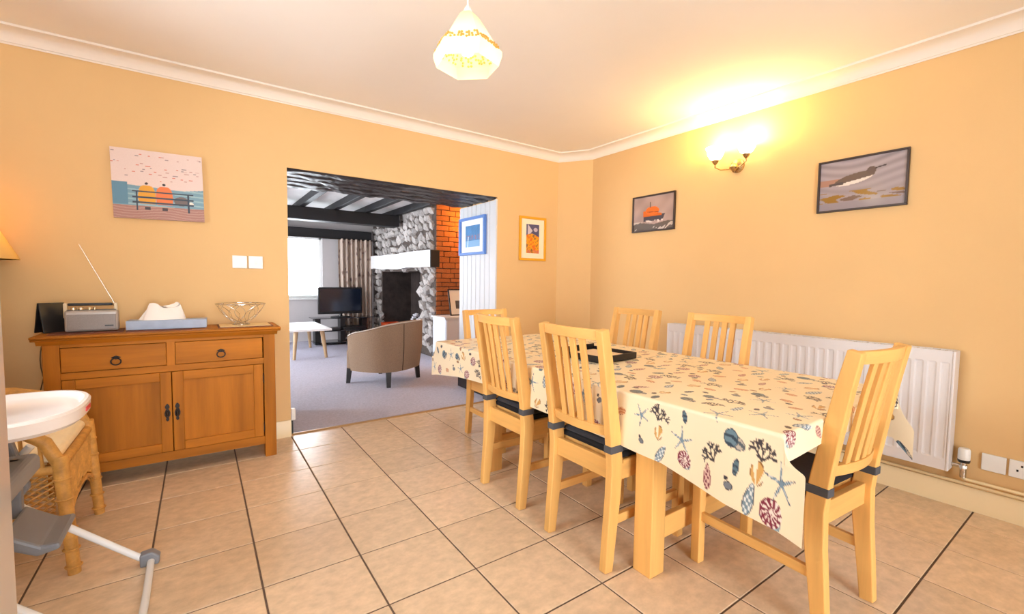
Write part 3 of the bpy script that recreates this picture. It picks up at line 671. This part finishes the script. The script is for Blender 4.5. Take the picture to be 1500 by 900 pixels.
# radio
rd = thing('portable_radio', 'silver portable radio with black handle and raised aerial', 'radio', (-.30, .13, ZS+.0045), R_(3))
SILV = mat('silver_plastic', S(176, 166, 158), .35, .3); GRIL = mat('grey_speaker_grille', S(142, 132, 126), .5, .3, var=.15, scale=300)
MB().box(-.11, .11, -.04, .04, .002, .118).build('case', SILV, rd, bev=.012, seg=3)
MB().box(-.099, .099, -.0425, -.039, .012, .096).build('speaker_grille', GRIL, rd, bev=.002)
MB().box(.052, .088, -.0438, -.0424, .028, .036).build('badge', BLACK, rd)
MB().box(-.10, .10, -.028, .03, .118, .121).build('control_panel', BLACK, rd)
for x, r in ((-.075, .012), (-.045, .012), (-.01, .007), (.01, .007)):
    MB().lathe([(0, 0), (r, 0), (r, .012), (r*.8, .014), (0, .014)], 14).build('knob', mat('chrome_knob', S(220, 205, 175), .25, .9), rd, smooth=True).location = (x, -.012, .1212)
hd = MB().box(-.10, .085, .006, .022, .142, .157).build('handle', BLACK, rd, bev=.005)
for x in (-.109, .097): MB().box(x-.008, x+.008, .002, .026, .075, .157).build('handle_arm', mat('cream_metal', S(226, 204, 166), .35), hd, bev=.004)
MB().tube([(.098, .035, .12), (.088, .035, .15)], .006, 8).tube([(.092, .035, .148), (-.047, .035, .481)], .002, 6).build('aerial', CHROME, rd, smooth=True)
# phone / frame stand
pf = thing('folding_frame', 'black folding photo frame standing behind the radio', 'photo frame', (-.475, .19, ZS+.0005), R_(37))
for s_ in (-1, 1):
    o = MB().box(-.055, .055, -.004, .004, 0, .165).build('panel', BLACK, pf, bev=.002); o.location = (0, s_*.04, .001); o.rotation_euler[0] = R_(s_*13)
# tissue box
tbx = thing('tissue_box', 'pale blue tissue box with a white tissue pulled up', 'tissue box', (.035, .14, ZS+.0045), R_(-2))
MB().box(-.19, .19, -.062, .062, 0, .052).build('carton', mat('pale_blue_card', S(166, 178, 198), .6, var=.1, scale=14), tbx, bev=.002)
MB().box(-.191, -.1895, -.06, .06, .004, .05).build('carton_end', mat('pink_card', S(214, 186, 186), .6), tbx)
rt_ = random.Random(3)
def tis(u, v):
    a = u*2*math.pi; wx, wy = .108*(1-.36*v)+.009*math.sin(5*a+v*2), .036*(1-.4*v)+.008*math.sin(3*a+1)
    return (-.03+.01*v+wx*math.cos(a), wy*math.sin(a), .052+.085*v+(.014*math.sin(2*a+.6)+.006*math.sin(5*a))*v)
MB().grid(tis, 40, 8).build('tissue', mat('white_tissue', S(250, 240, 230), .9), tbx, smooth=True)
MB().grid(lambda u, v: (-.02+.070*(1-v)*math.cos(u*2*math.pi), .02*(1-v)*math.sin(u*2*math.pi), .137+.014*math.sin(4*math.pi*u+.6)*(1-v)-.01*v), 40, 4).build('tissue_fold', MATS['white_tissue'], tbx, smooth=True)
# wire bowl
wb = thing('wire_bowl', 'open wire fruit bowl on the cream mat', 'bowl', (.41, .15, ZS+.0065))
circ = lambda r, z, n=40: [(r*math.cos(2*math.pi*k/n), r*math.sin(2*math.pi*k/n), z) for k in range(n)]
MB().tube(circ(.14, .137), .0028, 6, closed=True).build('rim', CHROME, wb, smooth=True)
MB().tube(circ(.048, .003), .0028, 6, closed=True).build('foot_ring', CHROME, wb, smooth=True)
for k in range(14):
    a = 2*math.pi*k/14; sg = 1 if k % 2 else -1
    pts = []
    for j in range(11):
        t = j/10; r = .03+.11*t**.75 if t > 0 else .03; pts.append((r*math.cos(a+sg*.9*math.sin(t*math.pi)*.6), r*math.sin(a+sg*.9*math.sin(t*math.pi)*.6), .018+.119*t**1.3))
    pts = [(.048*math.cos(a), .048*math.sin(a), .003)]+pts
    MB().tube(pts, .0016, 5).build('wire', CHROME, wb, smooth=True)
# cables behind the sideboard
for k, (x, dx) in enumerate(((-.545, .02), (-.53, -.02))):
    pts = [(-.40, .25+k*.02, ZS+.0045), (-.50, .275+k*.02, ZS+.0045), (-.528, .28+k*.02, ZS-.005)]+[(x+dx*math.sin(t*7), .285+k*.018, .82-.62*t) for t in [i/14 for i in range(15)]]
    tag(MB().tube(pts, .003, 6).build('power_cable', mat('brown_cable', S(104, 84, 54), .5), smooth=True), ['brown cable hanging left of the sideboard, outer loop', 'brown cable hanging left of the sideboard, inner loop'][k], 'cable')

# ------------------------------------------------------------------ wall things
def plate(name, label, loc, axis, kind):
    t = thing(name, label, {'switch': 'switch', 'socket': 'socket'}.get(kind, 'wall plate'), loc); t.rotation_euler = (0, 0, 0 if axis == 'A' else R_(-90))
    MB().box(-.043, .043, -.0105, -.0005, -.043, .043).build('plate', WHITE, t, bev=.003)
    if kind == 'switch':
        MB().prism([(-.0105, -.012), (-.0135, -.010), (-.016, .012), (-.0105, .012)], 'x', -.008, .008).build('rocker', WHITE, t)
    if kind == 'socket':
        for x, z in ((0, .018), (-.014, -.006), (.014, -.006)): MB().box(x-.0035, x+.0035, -.0112, -.0104, z-.005, z+.005).build('pin_hole', BLACK, t)
    return t
plate('blank_plate', 'plain white blanking plate left of the light switch', (.42, YA, 1.268), 'A', 'blank')
plate('light_switch', 'white light switch on the wall near the opening', (.515, YA, 1.268), 'A', 'switch')
plate('blank_plate', 'white blanking plate low on the wall right of the radiator', (XR, -2.845, .272), 'B', 'blank')
plate('wall_socket', 'white plug socket low on the wall at the right edge', (XR, -2.94, .272), 'B', 'socket')
o = tag(MB().box(.722, .752, YA-.0, YA+.035, .112, .20).build('cable_cover', WHITE, bev=.006), 'small white plastic cover on the left jamb above the skirting', 'cable cover')

# canvas above the sideboard
def sea(U, V):
    n = rng.random(U.shape)*.05; out = np.zeros(U.shape+(3,)); out[:] = lin(228, 205, 196); out += (n[..., None]-.02)*.6
    for _ in range(46):
        cx, cy = rng.random(), .56+.4*rng.random(); m_ = (np.abs(U-cx) < rng.uniform(.008, .03)) & (np.abs(V-cy) < .006); out[m_] = lin(*[(196, 150, 140), (150, 130, 132), (214, 120, 96)][rng.integers(3)])
    hz = .47+.02*np.sin(U*7)-.06*np.clip(U-.1, 0, .2)*(U < .3); s_ = V < hz; out[s_] = lin(120, 156, 172); out[s_ & (np.sin(V*90+U*6) > .55)] = lin(150, 182, 190); out[(U < .16) & (V < .52) & (V > .2)] = lin(96, 140, 164)
    g_ = V < .19+.0*U; out[g_] = lin(168, 122, 110); out[g_ & (np.sin(V*160+3*np.sin(U*9)) > .5)] = lin(186, 146, 132)
    for cx, c_ in ((.36, (226, 160, 38)), (.55, (228, 122, 62))):
        b_ = (((U-cx)/.095)**4+((V-.32)/.17)**2 < 1) & (V > .22); out[b_] = lin(*c_)
        out[((U-cx)**2+((V-.52))**2 < .018**2)] = lin(50, 40, 44); out[(np.abs(U-cx) < .03) & (np.abs(V-.155) < .022)] = lin(70, 58, 60)
    out[(((U-.74)/.085)**2+((V-.29)/.07)**2 < 1)] = lin(112, 100, 98); out[(((U-.85)/.03)**2+((V-.26)/.03)**2 < 1)] = lin(240, 228, 214)
    for z_ in (.40, .315, .24): out[(np.abs(V-z_) < .011) & (U > .2) & (U < .88)] = lin(54, 66, 80)
    for x_ in (.25, .82): out[(np.abs(U-x_) < .009) & (V > .12) & (V < .4)] = lin(54, 66, 80)
    return np.clip(out, 0, 1)
cv = thing('seaside_canvas', 'unframed seaside canvas with a bench above the sideboard', 'picture', (.003, YA-.026, 1.72)); cv.rotation_euler[1] = R_(-1)
MB().box(-.222, .222, .0, .0255, -.206, .206).build('canvas_body', mat('canvas_edge', S(210, 188, 176), .8), cv); p_ = paint('painting', .444, .412, 180, 160, sea, PRINT, cv); p_.location.y = -.0008
def frame(name, label, loc, rz, w_, h_, fwid, fm, mount, fn, th=.018, m=PRINT, nx=90, ny=70, mname='ivory_mount', mcol=S(250, 236, 206)):
    t = thing(name, label, 'picture', loc, rz); f = MB()
    f.box(-w_/2, w_/2, -th, -.001, -h_/2, -h_/2+fwid).box(-w_/2, w_/2, -th, -.001, h_/2-fwid, h_/2).box(-w_/2, -w_/2+fwid, -th, -.001, -h_/2+fwid, h_/2-fwid).box(w_/2-fwid, w_/2, -th, -.001, -h_/2+fwid, h_/2-fwid)
    f.build('frame', fm, t, bev=.002)
    iw, ih = w_-2*fwid, h_-2*fwid
    if mount:
        MB().box(-iw/2, iw/2, -.008, -.002, -ih/2, ih/2).build('mount', mat(mname, mcol, .7), t); iw, ih = iw*mount[0], ih*mount[1]
    p = paint('print', iw, ih, nx, ny, fn, m, t); p.location.y = -.0092
    return t
def nz(U, V, s, seed):
    r_ = np.random.default_rng(seed); out = np.zeros_like(U)
    for k in range(7):
        fx, fy, ph = r_.normal(0, s), r_.normal(0, s), r_.uniform(0, 6); out += np.sin(U*fx+V*fy+ph)
    return out/7
def lifeboat(U, V):
    out = np.zeros(U.shape+(3,)); out[:] = lin(176, 152, 146); n = nz(U, V, 14, 1); out *= (1+.25*n)[..., None]
    out[V < .2+.03*np.sin(U*9)] = lin(104, 92, 84); out[(V < .26) & (nz(U, V, 30, 2) > .25)] = lin(206, 190, 178)
    hull = (V > .27) & (V < .45) & (U > .26-(.45-V)*.0) & (U < .8-(.45-V)*.35); out[hull] = lin(70, 66, 78)
    out[(V > .40) & (V < .50+.08*np.sin(U*5)) & (U > .25) & (U < .72)] = lin(216, 104, 38); out[(((U-.48)/.17)**2+((V-.57)/.13)**2 < 1)] = lin(232, 112, 44)
    out[(np.abs(V-.53+.1*(U-.5)) < .012) & (np.abs(U-.5) < .15)] = lin(150, 70, 40); out[(np.abs(U-.43) < .008) & (V > .66) & (V < .84)] = lin(96, 84, 84); out[(V < .29) & (V > .22) & (nz(U, V, 40, 5) > .1) & (np.abs(U-.5) < .3)] = lin(224, 210, 204)
    return np.clip(out, 0, 1)
frame('lifeboat_picture', 'small dark framed picture of an orange boat at sea', (XR, -.727, 1.772), R_(-90), .445, .32, .014, BLKF, None, lifeboat, m=GLOSSPRINT)
def bird(U, V):
    out = np.zeros(U.shape+(3,)); out[:] = lin(158, 146, 150); out *= (1+.22*np.sin(V*38+4*np.sin(U*4))*np.clip(V, .2, 1))[..., None]
    out[(V > .5) & (V < .64) & (U < .35)] = lin(168, 124, 104); n = nz(U, V, 22, 9)
    out[(V < .36) & (n > .12)] = lin(150, 112, 48); out[(V < .3) & (n < -.25)] = lin(120, 96, 84); out[(V < .15)] = lin(150, 140, 146)
    c_, s_ = math.cos(-.05), math.sin(-.05); bx, by = (U-.42), (V-.60)-.25*(U-.42)
    body = (bx/.24)**2+(by/.105)**2 < 1; out[body] = lin(104, 84, 70); out[body & (by < -.035)] = lin(226, 212, 202)
    out[((U-.62)/.055)**2+((V-.72)/.075)**2 < 1] = lin(98, 78, 68); out[(np.abs(V-.755-.28*(U-.68)) < .012) & (U > .66) & (U < .78)] = lin(60, 48, 44)
    tail = (U > .12) & (U < .3) & (np.abs(V-.53-.1*(U-.2)) < .025); out[tail] = lin(84, 70, 66)
    return np.clip(out, 0, 1)
frame('bird_picture', 'wide dark framed picture of a wading bird by the waterline', (XR, -2.219, 1.778), R_(-90), .448, .32, .012, BLKF, None, bird, m=GLOSSPRINT)
def poppy(U, V):
    out = np.zeros(U.shape+(3,)); out[:] = lin(86, 84, 118); out[((U-.3)*1.2+np.abs(V-.78)*2 < .22) & (U > .1)] = lin(206, 196, 208); out[(((U-.72)/.16)**2+((V-.82)/.07)**2 < 1)] = lin(200, 186, 200)
    g_ = V < .62+.06*np.sin(U*4); out[g_] = lin(236, 160, 30); n = nz(U, V, 26, 4); out[g_ & (n > .18)] = lin(226, 110, 34); out[g_ & (n < -.3)] = lin(150, 96, 60); out[(V < .1) & (n > 0)] = lin(214, 120, 90); return out
frame('yellow_framed_picture', 'yellow framed picture with a cream mount right of the opening', (2.933, YA, 1.585), 0, .335, .435, .024, YELF, (.56, .74), poppy)
def boatp(U, V):
    out = np.zeros(U.shape+(3,)); out[:] = lin(64, 126, 182); n = nz(U, V, 16, 3); out *= (1+.3*n)[..., None]; out[V < .3] = lin(126, 172, 214); out[(np.abs(V-.45) < .12) & (nz(U, V, 40, 8) > .12)] = lin(150, 104, 120); out[(np.abs(U-.15-.12*V) < .03) & (V < .5)] = lin(206, 226, 240); return np.clip(out, 0, 1)
frame('blue_framed_picture', 'blue framed picture on the white boarded reveal', (2.502, .757, 1.616), R_(-90), .52, .385, .026, BLUEF, (.62, .66), boatp, th=.03, mname='white_mount', mcol=S(244, 244, 246))

# radiator
ra = thing('radiator', 'long white panel radiator on the right wall', 'radiator', (3.40, -1.842, 0))
y0, y1, z0, z1 = -.858, .858, .205, .828
nr = 33
def rfn(u, v):
    y = y0+.012+(y1-y0-.024)*u; z = z0+(z1-z0)*v; ph = (u*nr) % 1
    d = .0035*max(0, min(1, (.5-abs(ph-.5)-.14)/.14)) if .09 < v < .91 else 0
    return (-.055+d, y, z)
m = MB(); us = nr*8
vrows = [0, .06, .0899, .105, .5, .895, .9101, .94, 1]
vv = [rfn(i/us, v) for v in vrows for i in range(us+1)]; ff = [(j*(us+1)+i, j*(us+1)+i+1, (j+1)*(us+1)+i+1, (j+1)*(us+1)+i) for j in range(len(vrows)-1) for i in range(us)]
m.add(vv, ff).build('front_panel', RADW, ra)
MB().box(-.035, .03, y0+.012, y1-.012, z0+.01, z1-.012).build('convector_core', RADW, ra)
for ya in (y0, y1-.012): MB().box(-.058, .035, ya, ya+.012, z0-.002, z1+.003).build('end_cap', RADW, ra, bev=.004)
m = MB().box(-.056, -.04, y0+.012, y1-.012, z1-.004, z1+.003).box(.02, .035, y0+.012, y1-.012, z1-.004, z1+.003)
for i in range(60): yy = y0+.02+i*(y1-y0-.04)/59; m.box(-.045, .025, yy-.003, yy+.003, z1-.004, z1+.001)
m.build('top_grille', RADW, ra)
for yy in (-.5, .5): MB().box(.03, .0565, yy-.02, yy+.02, .3, .74).build('wall_bracket', RADW, ra)
va = thing('radiator_valve', 'white thermostatic radiator valve with a chrome body', 'valve', (3.41, -2.745, 0))
MB().tube([(0, .045, .232), (0, 0, .232)], .010, 10).tube([(0, 0, .175), (0, 0, .262)], .013, 12).lathe([(.017, 0), (.017, .016)], 6, (0, 0, .224)).build('valve_body', CHROME, va, smooth=True)
MB().lathe([(.016, .258), (.022, .262), (.024, .275), (.024, .318), (.020, .328), (0, .330)], 20).build('valve_head', WHITE, va, smooth=True); MB().lathe([(.0225, .255), (.0245, .262), (.0245, .268), (.022, .27)], 20).build('valve_ring', BLACK, va, smooth=True)
pp1 = tag(MB().tube([(3.41, -2.745, .178), (3.41, -2.745, .172), (3.413, -2.752, .166), (3.42, -2.77, .165), (3.424, -6.1, .165)], .0085, 10).build('heating_pipe', CREAMP, smooth=True), 'cream heating pipe running right from the radiator valve', 'pipe', 'heating pipes along the skirting')
pp2 = tag(MB().tube([(3.424, -.86, .142), (3.424, -6.1, .138)], .0085, 10).build('heating_pipe', CREAMP, smooth=True), 'long lower heating pipe along the top of the skirting', 'pipe', 'heating pipes along the skirting')

# wall lamp
wlp = thing('wall_lamp', 'two armed wall lamp with glowing glass shades', 'lamp', (XR, -1.46, 2.03))
o = MB().lathe([(0, 0), (.052, 0), (.05, .012), (.03, .022), (.012, .026), (0, .03)], 24).build('backplate', BRASS, wlp, smooth=True); o.rotation_euler = (0, R_(-90), 0); o.location.x = -.0005
MB().lathe([(0, -.045), (.008, -.04), (.012, -.03), (.026, -.018), (.03, -.005), (.022, .012), (.012, .02), (0, .022)], 20, (-.055, 0, -.012)).build('centre_boss', BRASS, wlp, smooth=True)
GLOW = emit('glowing_glass', (1, .80, .42, 1), 5, (.95, .9, .8, 1))
for s_ in (-1, 1):
    cy_ = s_*.115
    MB().tube([(-.03, 0, -.01), (-.075, s_*.03, -.03), (-.10, s_*.075, -.03), (-.105, cy_, -.005), (-.105, cy_, .02)], .005, 8).build('arm', BRASS, wlp, smooth=True)
    MB().lathe([(.006, -.002), (.014, .006), (.024, .022), (.026, .028), (.0, .028)], 16, (-.105, cy_, .015)).build('lamp_cup', BRASS, wlp, smooth=True)
    MB().lathe([(.02, .035), (.04, .05), (.056, .08), (.060, .105), (.072, .13), (.070, .131), (.057, .106), (.052, .08), (.036, .053), (.016, .039)], 24, (-.105, cy_, .008)).build('glass_shade', GLOW, wlp, smooth=True)
    plight('bulb_light', (-.105, cy_, .165), SCONCE_W, (1, .66, .22), .03, wlp)

# pendant
pe = thing('pendant_lamp', 'cream fabric pendant shade with gold embroidery hanging from the ceiling', 'lamp', (1.104, -1.6, 0))
SHD = shademat('cream_shade_fabric', S(252, 240, 206))
def hexp(prof, n=6, rot=.35):
    m = MB(); vv = []
    for r, z in prof:
        for k in range(n*4):
            a = 2*math.pi*k/(n*4)+rot; ap = math.cos(math.pi/n); rr = r*ap/math.cos(((a-rot) % (2*math.pi/n))-math.pi/n); vv.append((rr*math.cos(a), rr*math.sin(a), z))
    N_ = n*4; m.add(vv, [(i*N_+k, i*N_+(k+1) % N_, (i+1)*N_+(k+1) % N_, (i+1)*N_+k) for i in range(len(prof)-1) for k in range(N_)]); return m
hexp([(.026, 2.24), (.045, 2.222), (.075, 2.178), (.105, 2.13), (.126, 2.102), (.142, 2.085)]).build('lamp_shade', SHD, pe)
hexp([(.142, 2.085), (.141, 2.066), (.128, 2.030)]).build('shade_skirt', SHD, pe)
m = MB(); re = random.Random(5)
for k in range(66):
    a = 2*math.pi*k/66+.35+re.uniform(-.02, .02); ap = math.cos(math.pi/6)
    for j in range(3):
        z_ = 2.090+j*.011+re.uniform(-.004, .004)+.006*abs(math.sin(a*3)); r0 = np.interp(z_, [2.085, 2.102, 2.13], [.142, .126, .105])
        rr = r0*ap/math.cos(((a-.35) % (math.pi/3))-math.pi/6)+.0015
        if re.random() < .72: m.lathe([(0, -.006), (.0055, -.002), (.0055, .002), (0, .006)], 6, (rr*math.cos(a), rr*math.sin(a), z_))
m.build('gold_embroidery', mat('gold_thread', S(206, 160, 78), .6), pe)['kind'] = 'stuff'
MB().lathe([(.018, 2.225), (.02, 2.245), (.012, 2.262), (.006, 2.268), (.006, 2.27)], 14).build('lamp_holder', WHITE, pe, smooth=True)
MB().tube([(0, 0, 2.265), (0, 0, 2.452)], .0035, 8).build('flex', WHITE, pe); MB().lathe([(.012, 2.44), (.045, 2.452), (.048, 2.4695), (0, 2.4695)], 20).build('ceiling_rose', WHITE, pe, smooth=True)
MB().lathe([(0, 2.07), (.022, 2.08), (.03, 2.10), (.024, 2.12), (.013, 2.14), (.013, 2.16), (0, 2.16)], 16).build('bulb', emit('warm_bulb', (1, .78, .45, 1), 8), pe, smooth=True)
plight('pendant_light', (0, 0, 2.06), PENDANT_W, (1, .84, .60), .035, pe)

# ------------------------------------------------------------------ left foreground: fridge, high chair, wicker chair, table lamp
fr = thing('fridge_freezer', 'glossy white fridge freezer at the left edge of the picture', 'fridge', (-.425, -2.28, 0))
MB().box(-.30, .30, -.32, .32, .03, 1.28).build('cabinet', FRIDGE, fr, bev=.012)
MB().box(-.30, .30, -.365, -.325, .03, .62).build('freezer_door', FRIDGE, fr, bev=.01); MB().box(-.30, .30, -.365, -.325, .635, 1.28).build('fridge_door', FRIDGE, fr, bev=.01)
for zz in (.40, .75): MB().box(.22, .245, -.405, -.366, zz, zz+.18).build('handle', CHROME, fr, bev=.004)
for sx in (-1, 1):
    for sy in (-1, 1): MB().lathe([(.018, 0), (.018, .03), (0, .03)], 10, (sx*.25, sy*.27, 0)).build('foot', BLACK, fr)

hc = thing('high_chair', 'white folding high chair with grey plastic joints and white tray', 'high chair', (-.33, -1.25, 0))
# local +x is the front of the chair (tray end)
def trayf(z, s): return [((.19*s)*math.copysign(abs(math.cos(a))**.8, math.cos(a))+.02, (.24*s)*math.copysign(abs(math.sin(a))**.75, math.sin(a)), z) for a in [2*math.pi*k/44 for k in range(44)]]
rings = [trayf(.700, .93), trayf(.712, .99), trayf(.745, 1.0), trayf(.752, .97), trayf(.752, .92), trayf(.738, .87), trayf(.733, .84)]
m = MB(); vv = [p for g in rings for p in g]; m.add(vv, [(i*44+k, i*44+(k+1) % 44, (i+1)*44+(k+1) % 44, (i+1)*44+k) for i in range(len(rings)-1) for k in range(44)]+[tuple(range(44))[::-1], tuple(range(6*44, 7*44))])
tray = m.build('tray', mat('white_tray_plastic', S(246, 238, 234), .22), hc, smooth=True)
MB().box(.2065, .2112, -.03, .03, .722, .735).build('red_badge', mat('red_print', S(206, 60, 60), .5), tray)
for sy in (-1, 1):
    MB().tube([(.33, sy*.27, .02), (.30, sy*.27, .035), (-.0, sy*.25, .33), (-.22, sy*.23, .55)], .0125, 10).build('front_leg', TUBEW, hc, smooth=True)
    MB().tube([(-.36, sy*.27, .015), (-.10, sy*.25, .40), (.02, sy*.24, .56)], .0125, 10).build('rear_leg', TUBEW, hc, smooth=True)
    MB().prism([(.30, 0), (.36, 0), (.365, .03), (.34, .055), (.30, .05)], 'y', sy*.27-.022, sy*.27+.022).build('foot_joint', GREYP, hc, bev=.006)
    MB().prism([(-.18, .34), (-.02, .36), (.02, .42), (-.02, .60), (-.10, .64), (-.2, .5)], 'y', sy*.225-.016, sy*.225+.016).build('side_hinge', GREYP, hc, bev=.008)
MB().tube([(.335, -.27, .018), (.338, 0, .018), (.335, .27, .018)], .0125, 10).build('floor_bar', TUBEW, hc, smooth=True); MB().tube([(-.36, -.27, .015), (-.36, .27, .015)], .0125, 10).build('floor_bar', TUBEW, hc, smooth=True)
MB().prism([(.02, .36), (.10, .31), (.15, .32), (.15, .34), (.11, .34), (.03, .40)], 'y', -.11, .11).build('footrest', GREYP, hc, bev=.008)
for sy in (-1, 1): MB().box(.0, .03, sy*.09-.015, sy*.09+.015, .37, .56).build('footrest_arm', GREYP, hc, bev=.005)
MB().slab(-.22, .06, -.16, .16, .50, .56, .012).build('seat', mat('grey_padded_seat', S(150, 150, 154), .7), hc, bev=.015)
MB().prism([(-.22, .54), (-.16, .54), (-.27, 1.0), (-.33, 1.0)], 'y', -.16, .16).build('backrest', MATS['grey_padded_seat'], hc, bev=.02)
for ya in (-.215, .19): MB().box(-.2, .05, ya, ya+.025, .655, .70).build('arm', WHITE, hc, bev=.006)
for ya in (-.21, .19): MB().box(-.19, -.165, ya, ya+.02, .54, .66).build('arm_post', WHITE, hc)

wk = thing('wicker_armchair', 'honey cane armchair with woven sides and cream seat pad', 'armchair', (-.50, -.62, 0))
# local +x front, legs at x=+.25, y=+-.27
for sy in (-1, 1):
    MB().tube([(.265, sy*.27, 0), (.25, sy*.265, .25), (.235, sy*.26, .47)], [.020, .022, .025], 12).build('front_leg', WICK, wk, smooth=True)
    MB().tube([(-.27, sy*.25, 0), (-.25, sy*.25, .3), (-.26, sy*.24, .6), (-.31, sy*.22, .92)], [.022, .024, .024, .022], 12).build('rear_post', WICK, wk, smooth=True)
    for z_ in (.03, .1, .18, .3, .38): MB().tube([(.265-.03*z_/.47+.023*math.cos(a), sy*(.27-.01*z_/.47)+.023*math.sin(a), z_) for a in [k*2*math.pi/14 for k in range(14)]], .0045, 5, closed=True).build('cane_binding', WICK, wk, smooth=True)
    MB().tube([(.235, sy*.26, .44), (.20, sy*.265, .53), (.12, sy*.27, .60), (.0, sy*.27, .635), (-.15, sy*.26, .645), (-.27, sy*.245, .64)], .022, 12).build('arm', WICK, wk, smooth=True)
    for k in range(9):
        x = .19-k*.05; zt = float(np.interp(x, [-.27, -.15, 0, .12, .2], [.63, .635, .625, .59, .52])); MB().tube([(x, sy*.262, .43), (x-.006, sy*.266, zt)], .006, 6).build('arm_spindle', WICK, wk)
    MB().tube([(.235, sy*.258, .42), (-.25, sy*.25, .42)], .018, 10).build('seat_rail', WICK, wk, smooth=True)
MB().tube([(.236, -.258, .43), (.24, 0, .432), (.236, .258, .43)], .018, 10).build('seat_rail', WICK, wk, smooth=True); MB().tube([(-.25, -.25, .42), (-.25, .25, .42)], .018, 10).build('seat_rail', WICK, wk, smooth=True)
def arch(y): return .16+.10*(1-(abs(y)/.25)**2)**.5 if abs(y) < .25 else .16
nst = 0
for axis in (0, 1, -1):
    for fam in (-1, 1):
        m = MB()
        for k in range(-12, 26):
            pts = []
            for j in range(21):
                t = j/20; h_ = -.24+.48*t; zz = .18+k*.022+fam*(h_)*.9*.6
                lo = arch(h_*1.02)
                if lo < zz < .42:
                    if axis == 0: pts.append((.243+.002*fam, h_, zz))
                    else: pts.append((-.005+h_*.93, axis*(.259+.002*fam), zz))
            if len(pts) > 1: m.tube(pts, .0042, 4)
        m.build('woven_front' if axis == 0 else 'woven_side', WICK, wk)['kind'] = 'stuff'
    if axis == 0: MB().tube([(.247, y_, arch(y_)) for y_ in [-.245+.49*i/16 for i in range(17)]], .010, 8).build('apron_hoop', WICK, wk, smooth=True)
    else: MB().tube([(-.005+y_*.93, axis*.262, arch(y_)) for y_ in [-.245+.49*i/16 for i in range(17)]], .010, 8).build('apron_hoop', WICK, wk, smooth=True)
MB().slab(-.23, .232, -.245, .245, .445, .485, .014).build('seat_pad', CREAMC, wk, bev=.01)
for k in range(15): y_ = -.21+k*.03; MB().tube([(-.255, y_, .44), (-.268, y_*1.0, .68), (-.312, y_*.95, .9)], .006, 6).build('back_spindle', WICK, wk)
MB().tube([(-.31, -.22, .90), (-.325, -.12, .955), (-.33, 0, .97), (-.325, .12, .955), (-.31, .22, .90)], .022, 10).build('back_hoop', WICK, wk, smooth=True)

stb = thing('side_table', 'small round oak side table under the cone shade lamp', 'table', (-.86, .1, 0))
MB().lathe([(0, .68), (.17, .68), (.175, .69), (.175, .70), (0, .70)], 28).build('top', OAK['x'], stb, smooth=True); MB().lathe([(.03, 0.03), (.022, .3), (.03, .68), (0, .68)], 14).build('column', OAK['z'], stb, smooth=True)
for k in range(3): a = k*2.094+.5; MB().tube([(0, 0, .16), (.10*math.cos(a), .10*math.sin(a), .06), (.16*math.cos(a), .16*math.sin(a), .016)], .016, 8).build('foot', OAK['z'], stb, smooth=True)
tl = thing('table_lamp', 'cream cone shade table lamp glowing at the far left', 'lamp', (-.805, .12, .7005))
MB().lathe([(0, 0), (.075, 0), (.08, .02), (.05, .06), (.065, .14), (.07, .22), (.04, .34), (.015, .40), (.012, .56), (0, .56)], 20).build('base', mat('cream_ceramic', S(236, 220, 190), .3), tl, smooth=True)
MB().lathe([(.235, .54), (.06, .93), (.058, .93), (.232, .54)], 36).build('lamp_shade', shademat('cream_lamp_shade', S(250, 226, 164)), tl, smooth=True)
MB().lathe([(0, .6), (.03, .62), (.035, .66), (.02, .70), (0, .71)], 14).build('bulb', emit('warm_bulb', (1, .78, .45, 1), 8), tl, smooth=True)
plight('table_lamp_light', (0, 0, .75), SHADE_W, (1, .70, .32), .03, tl)
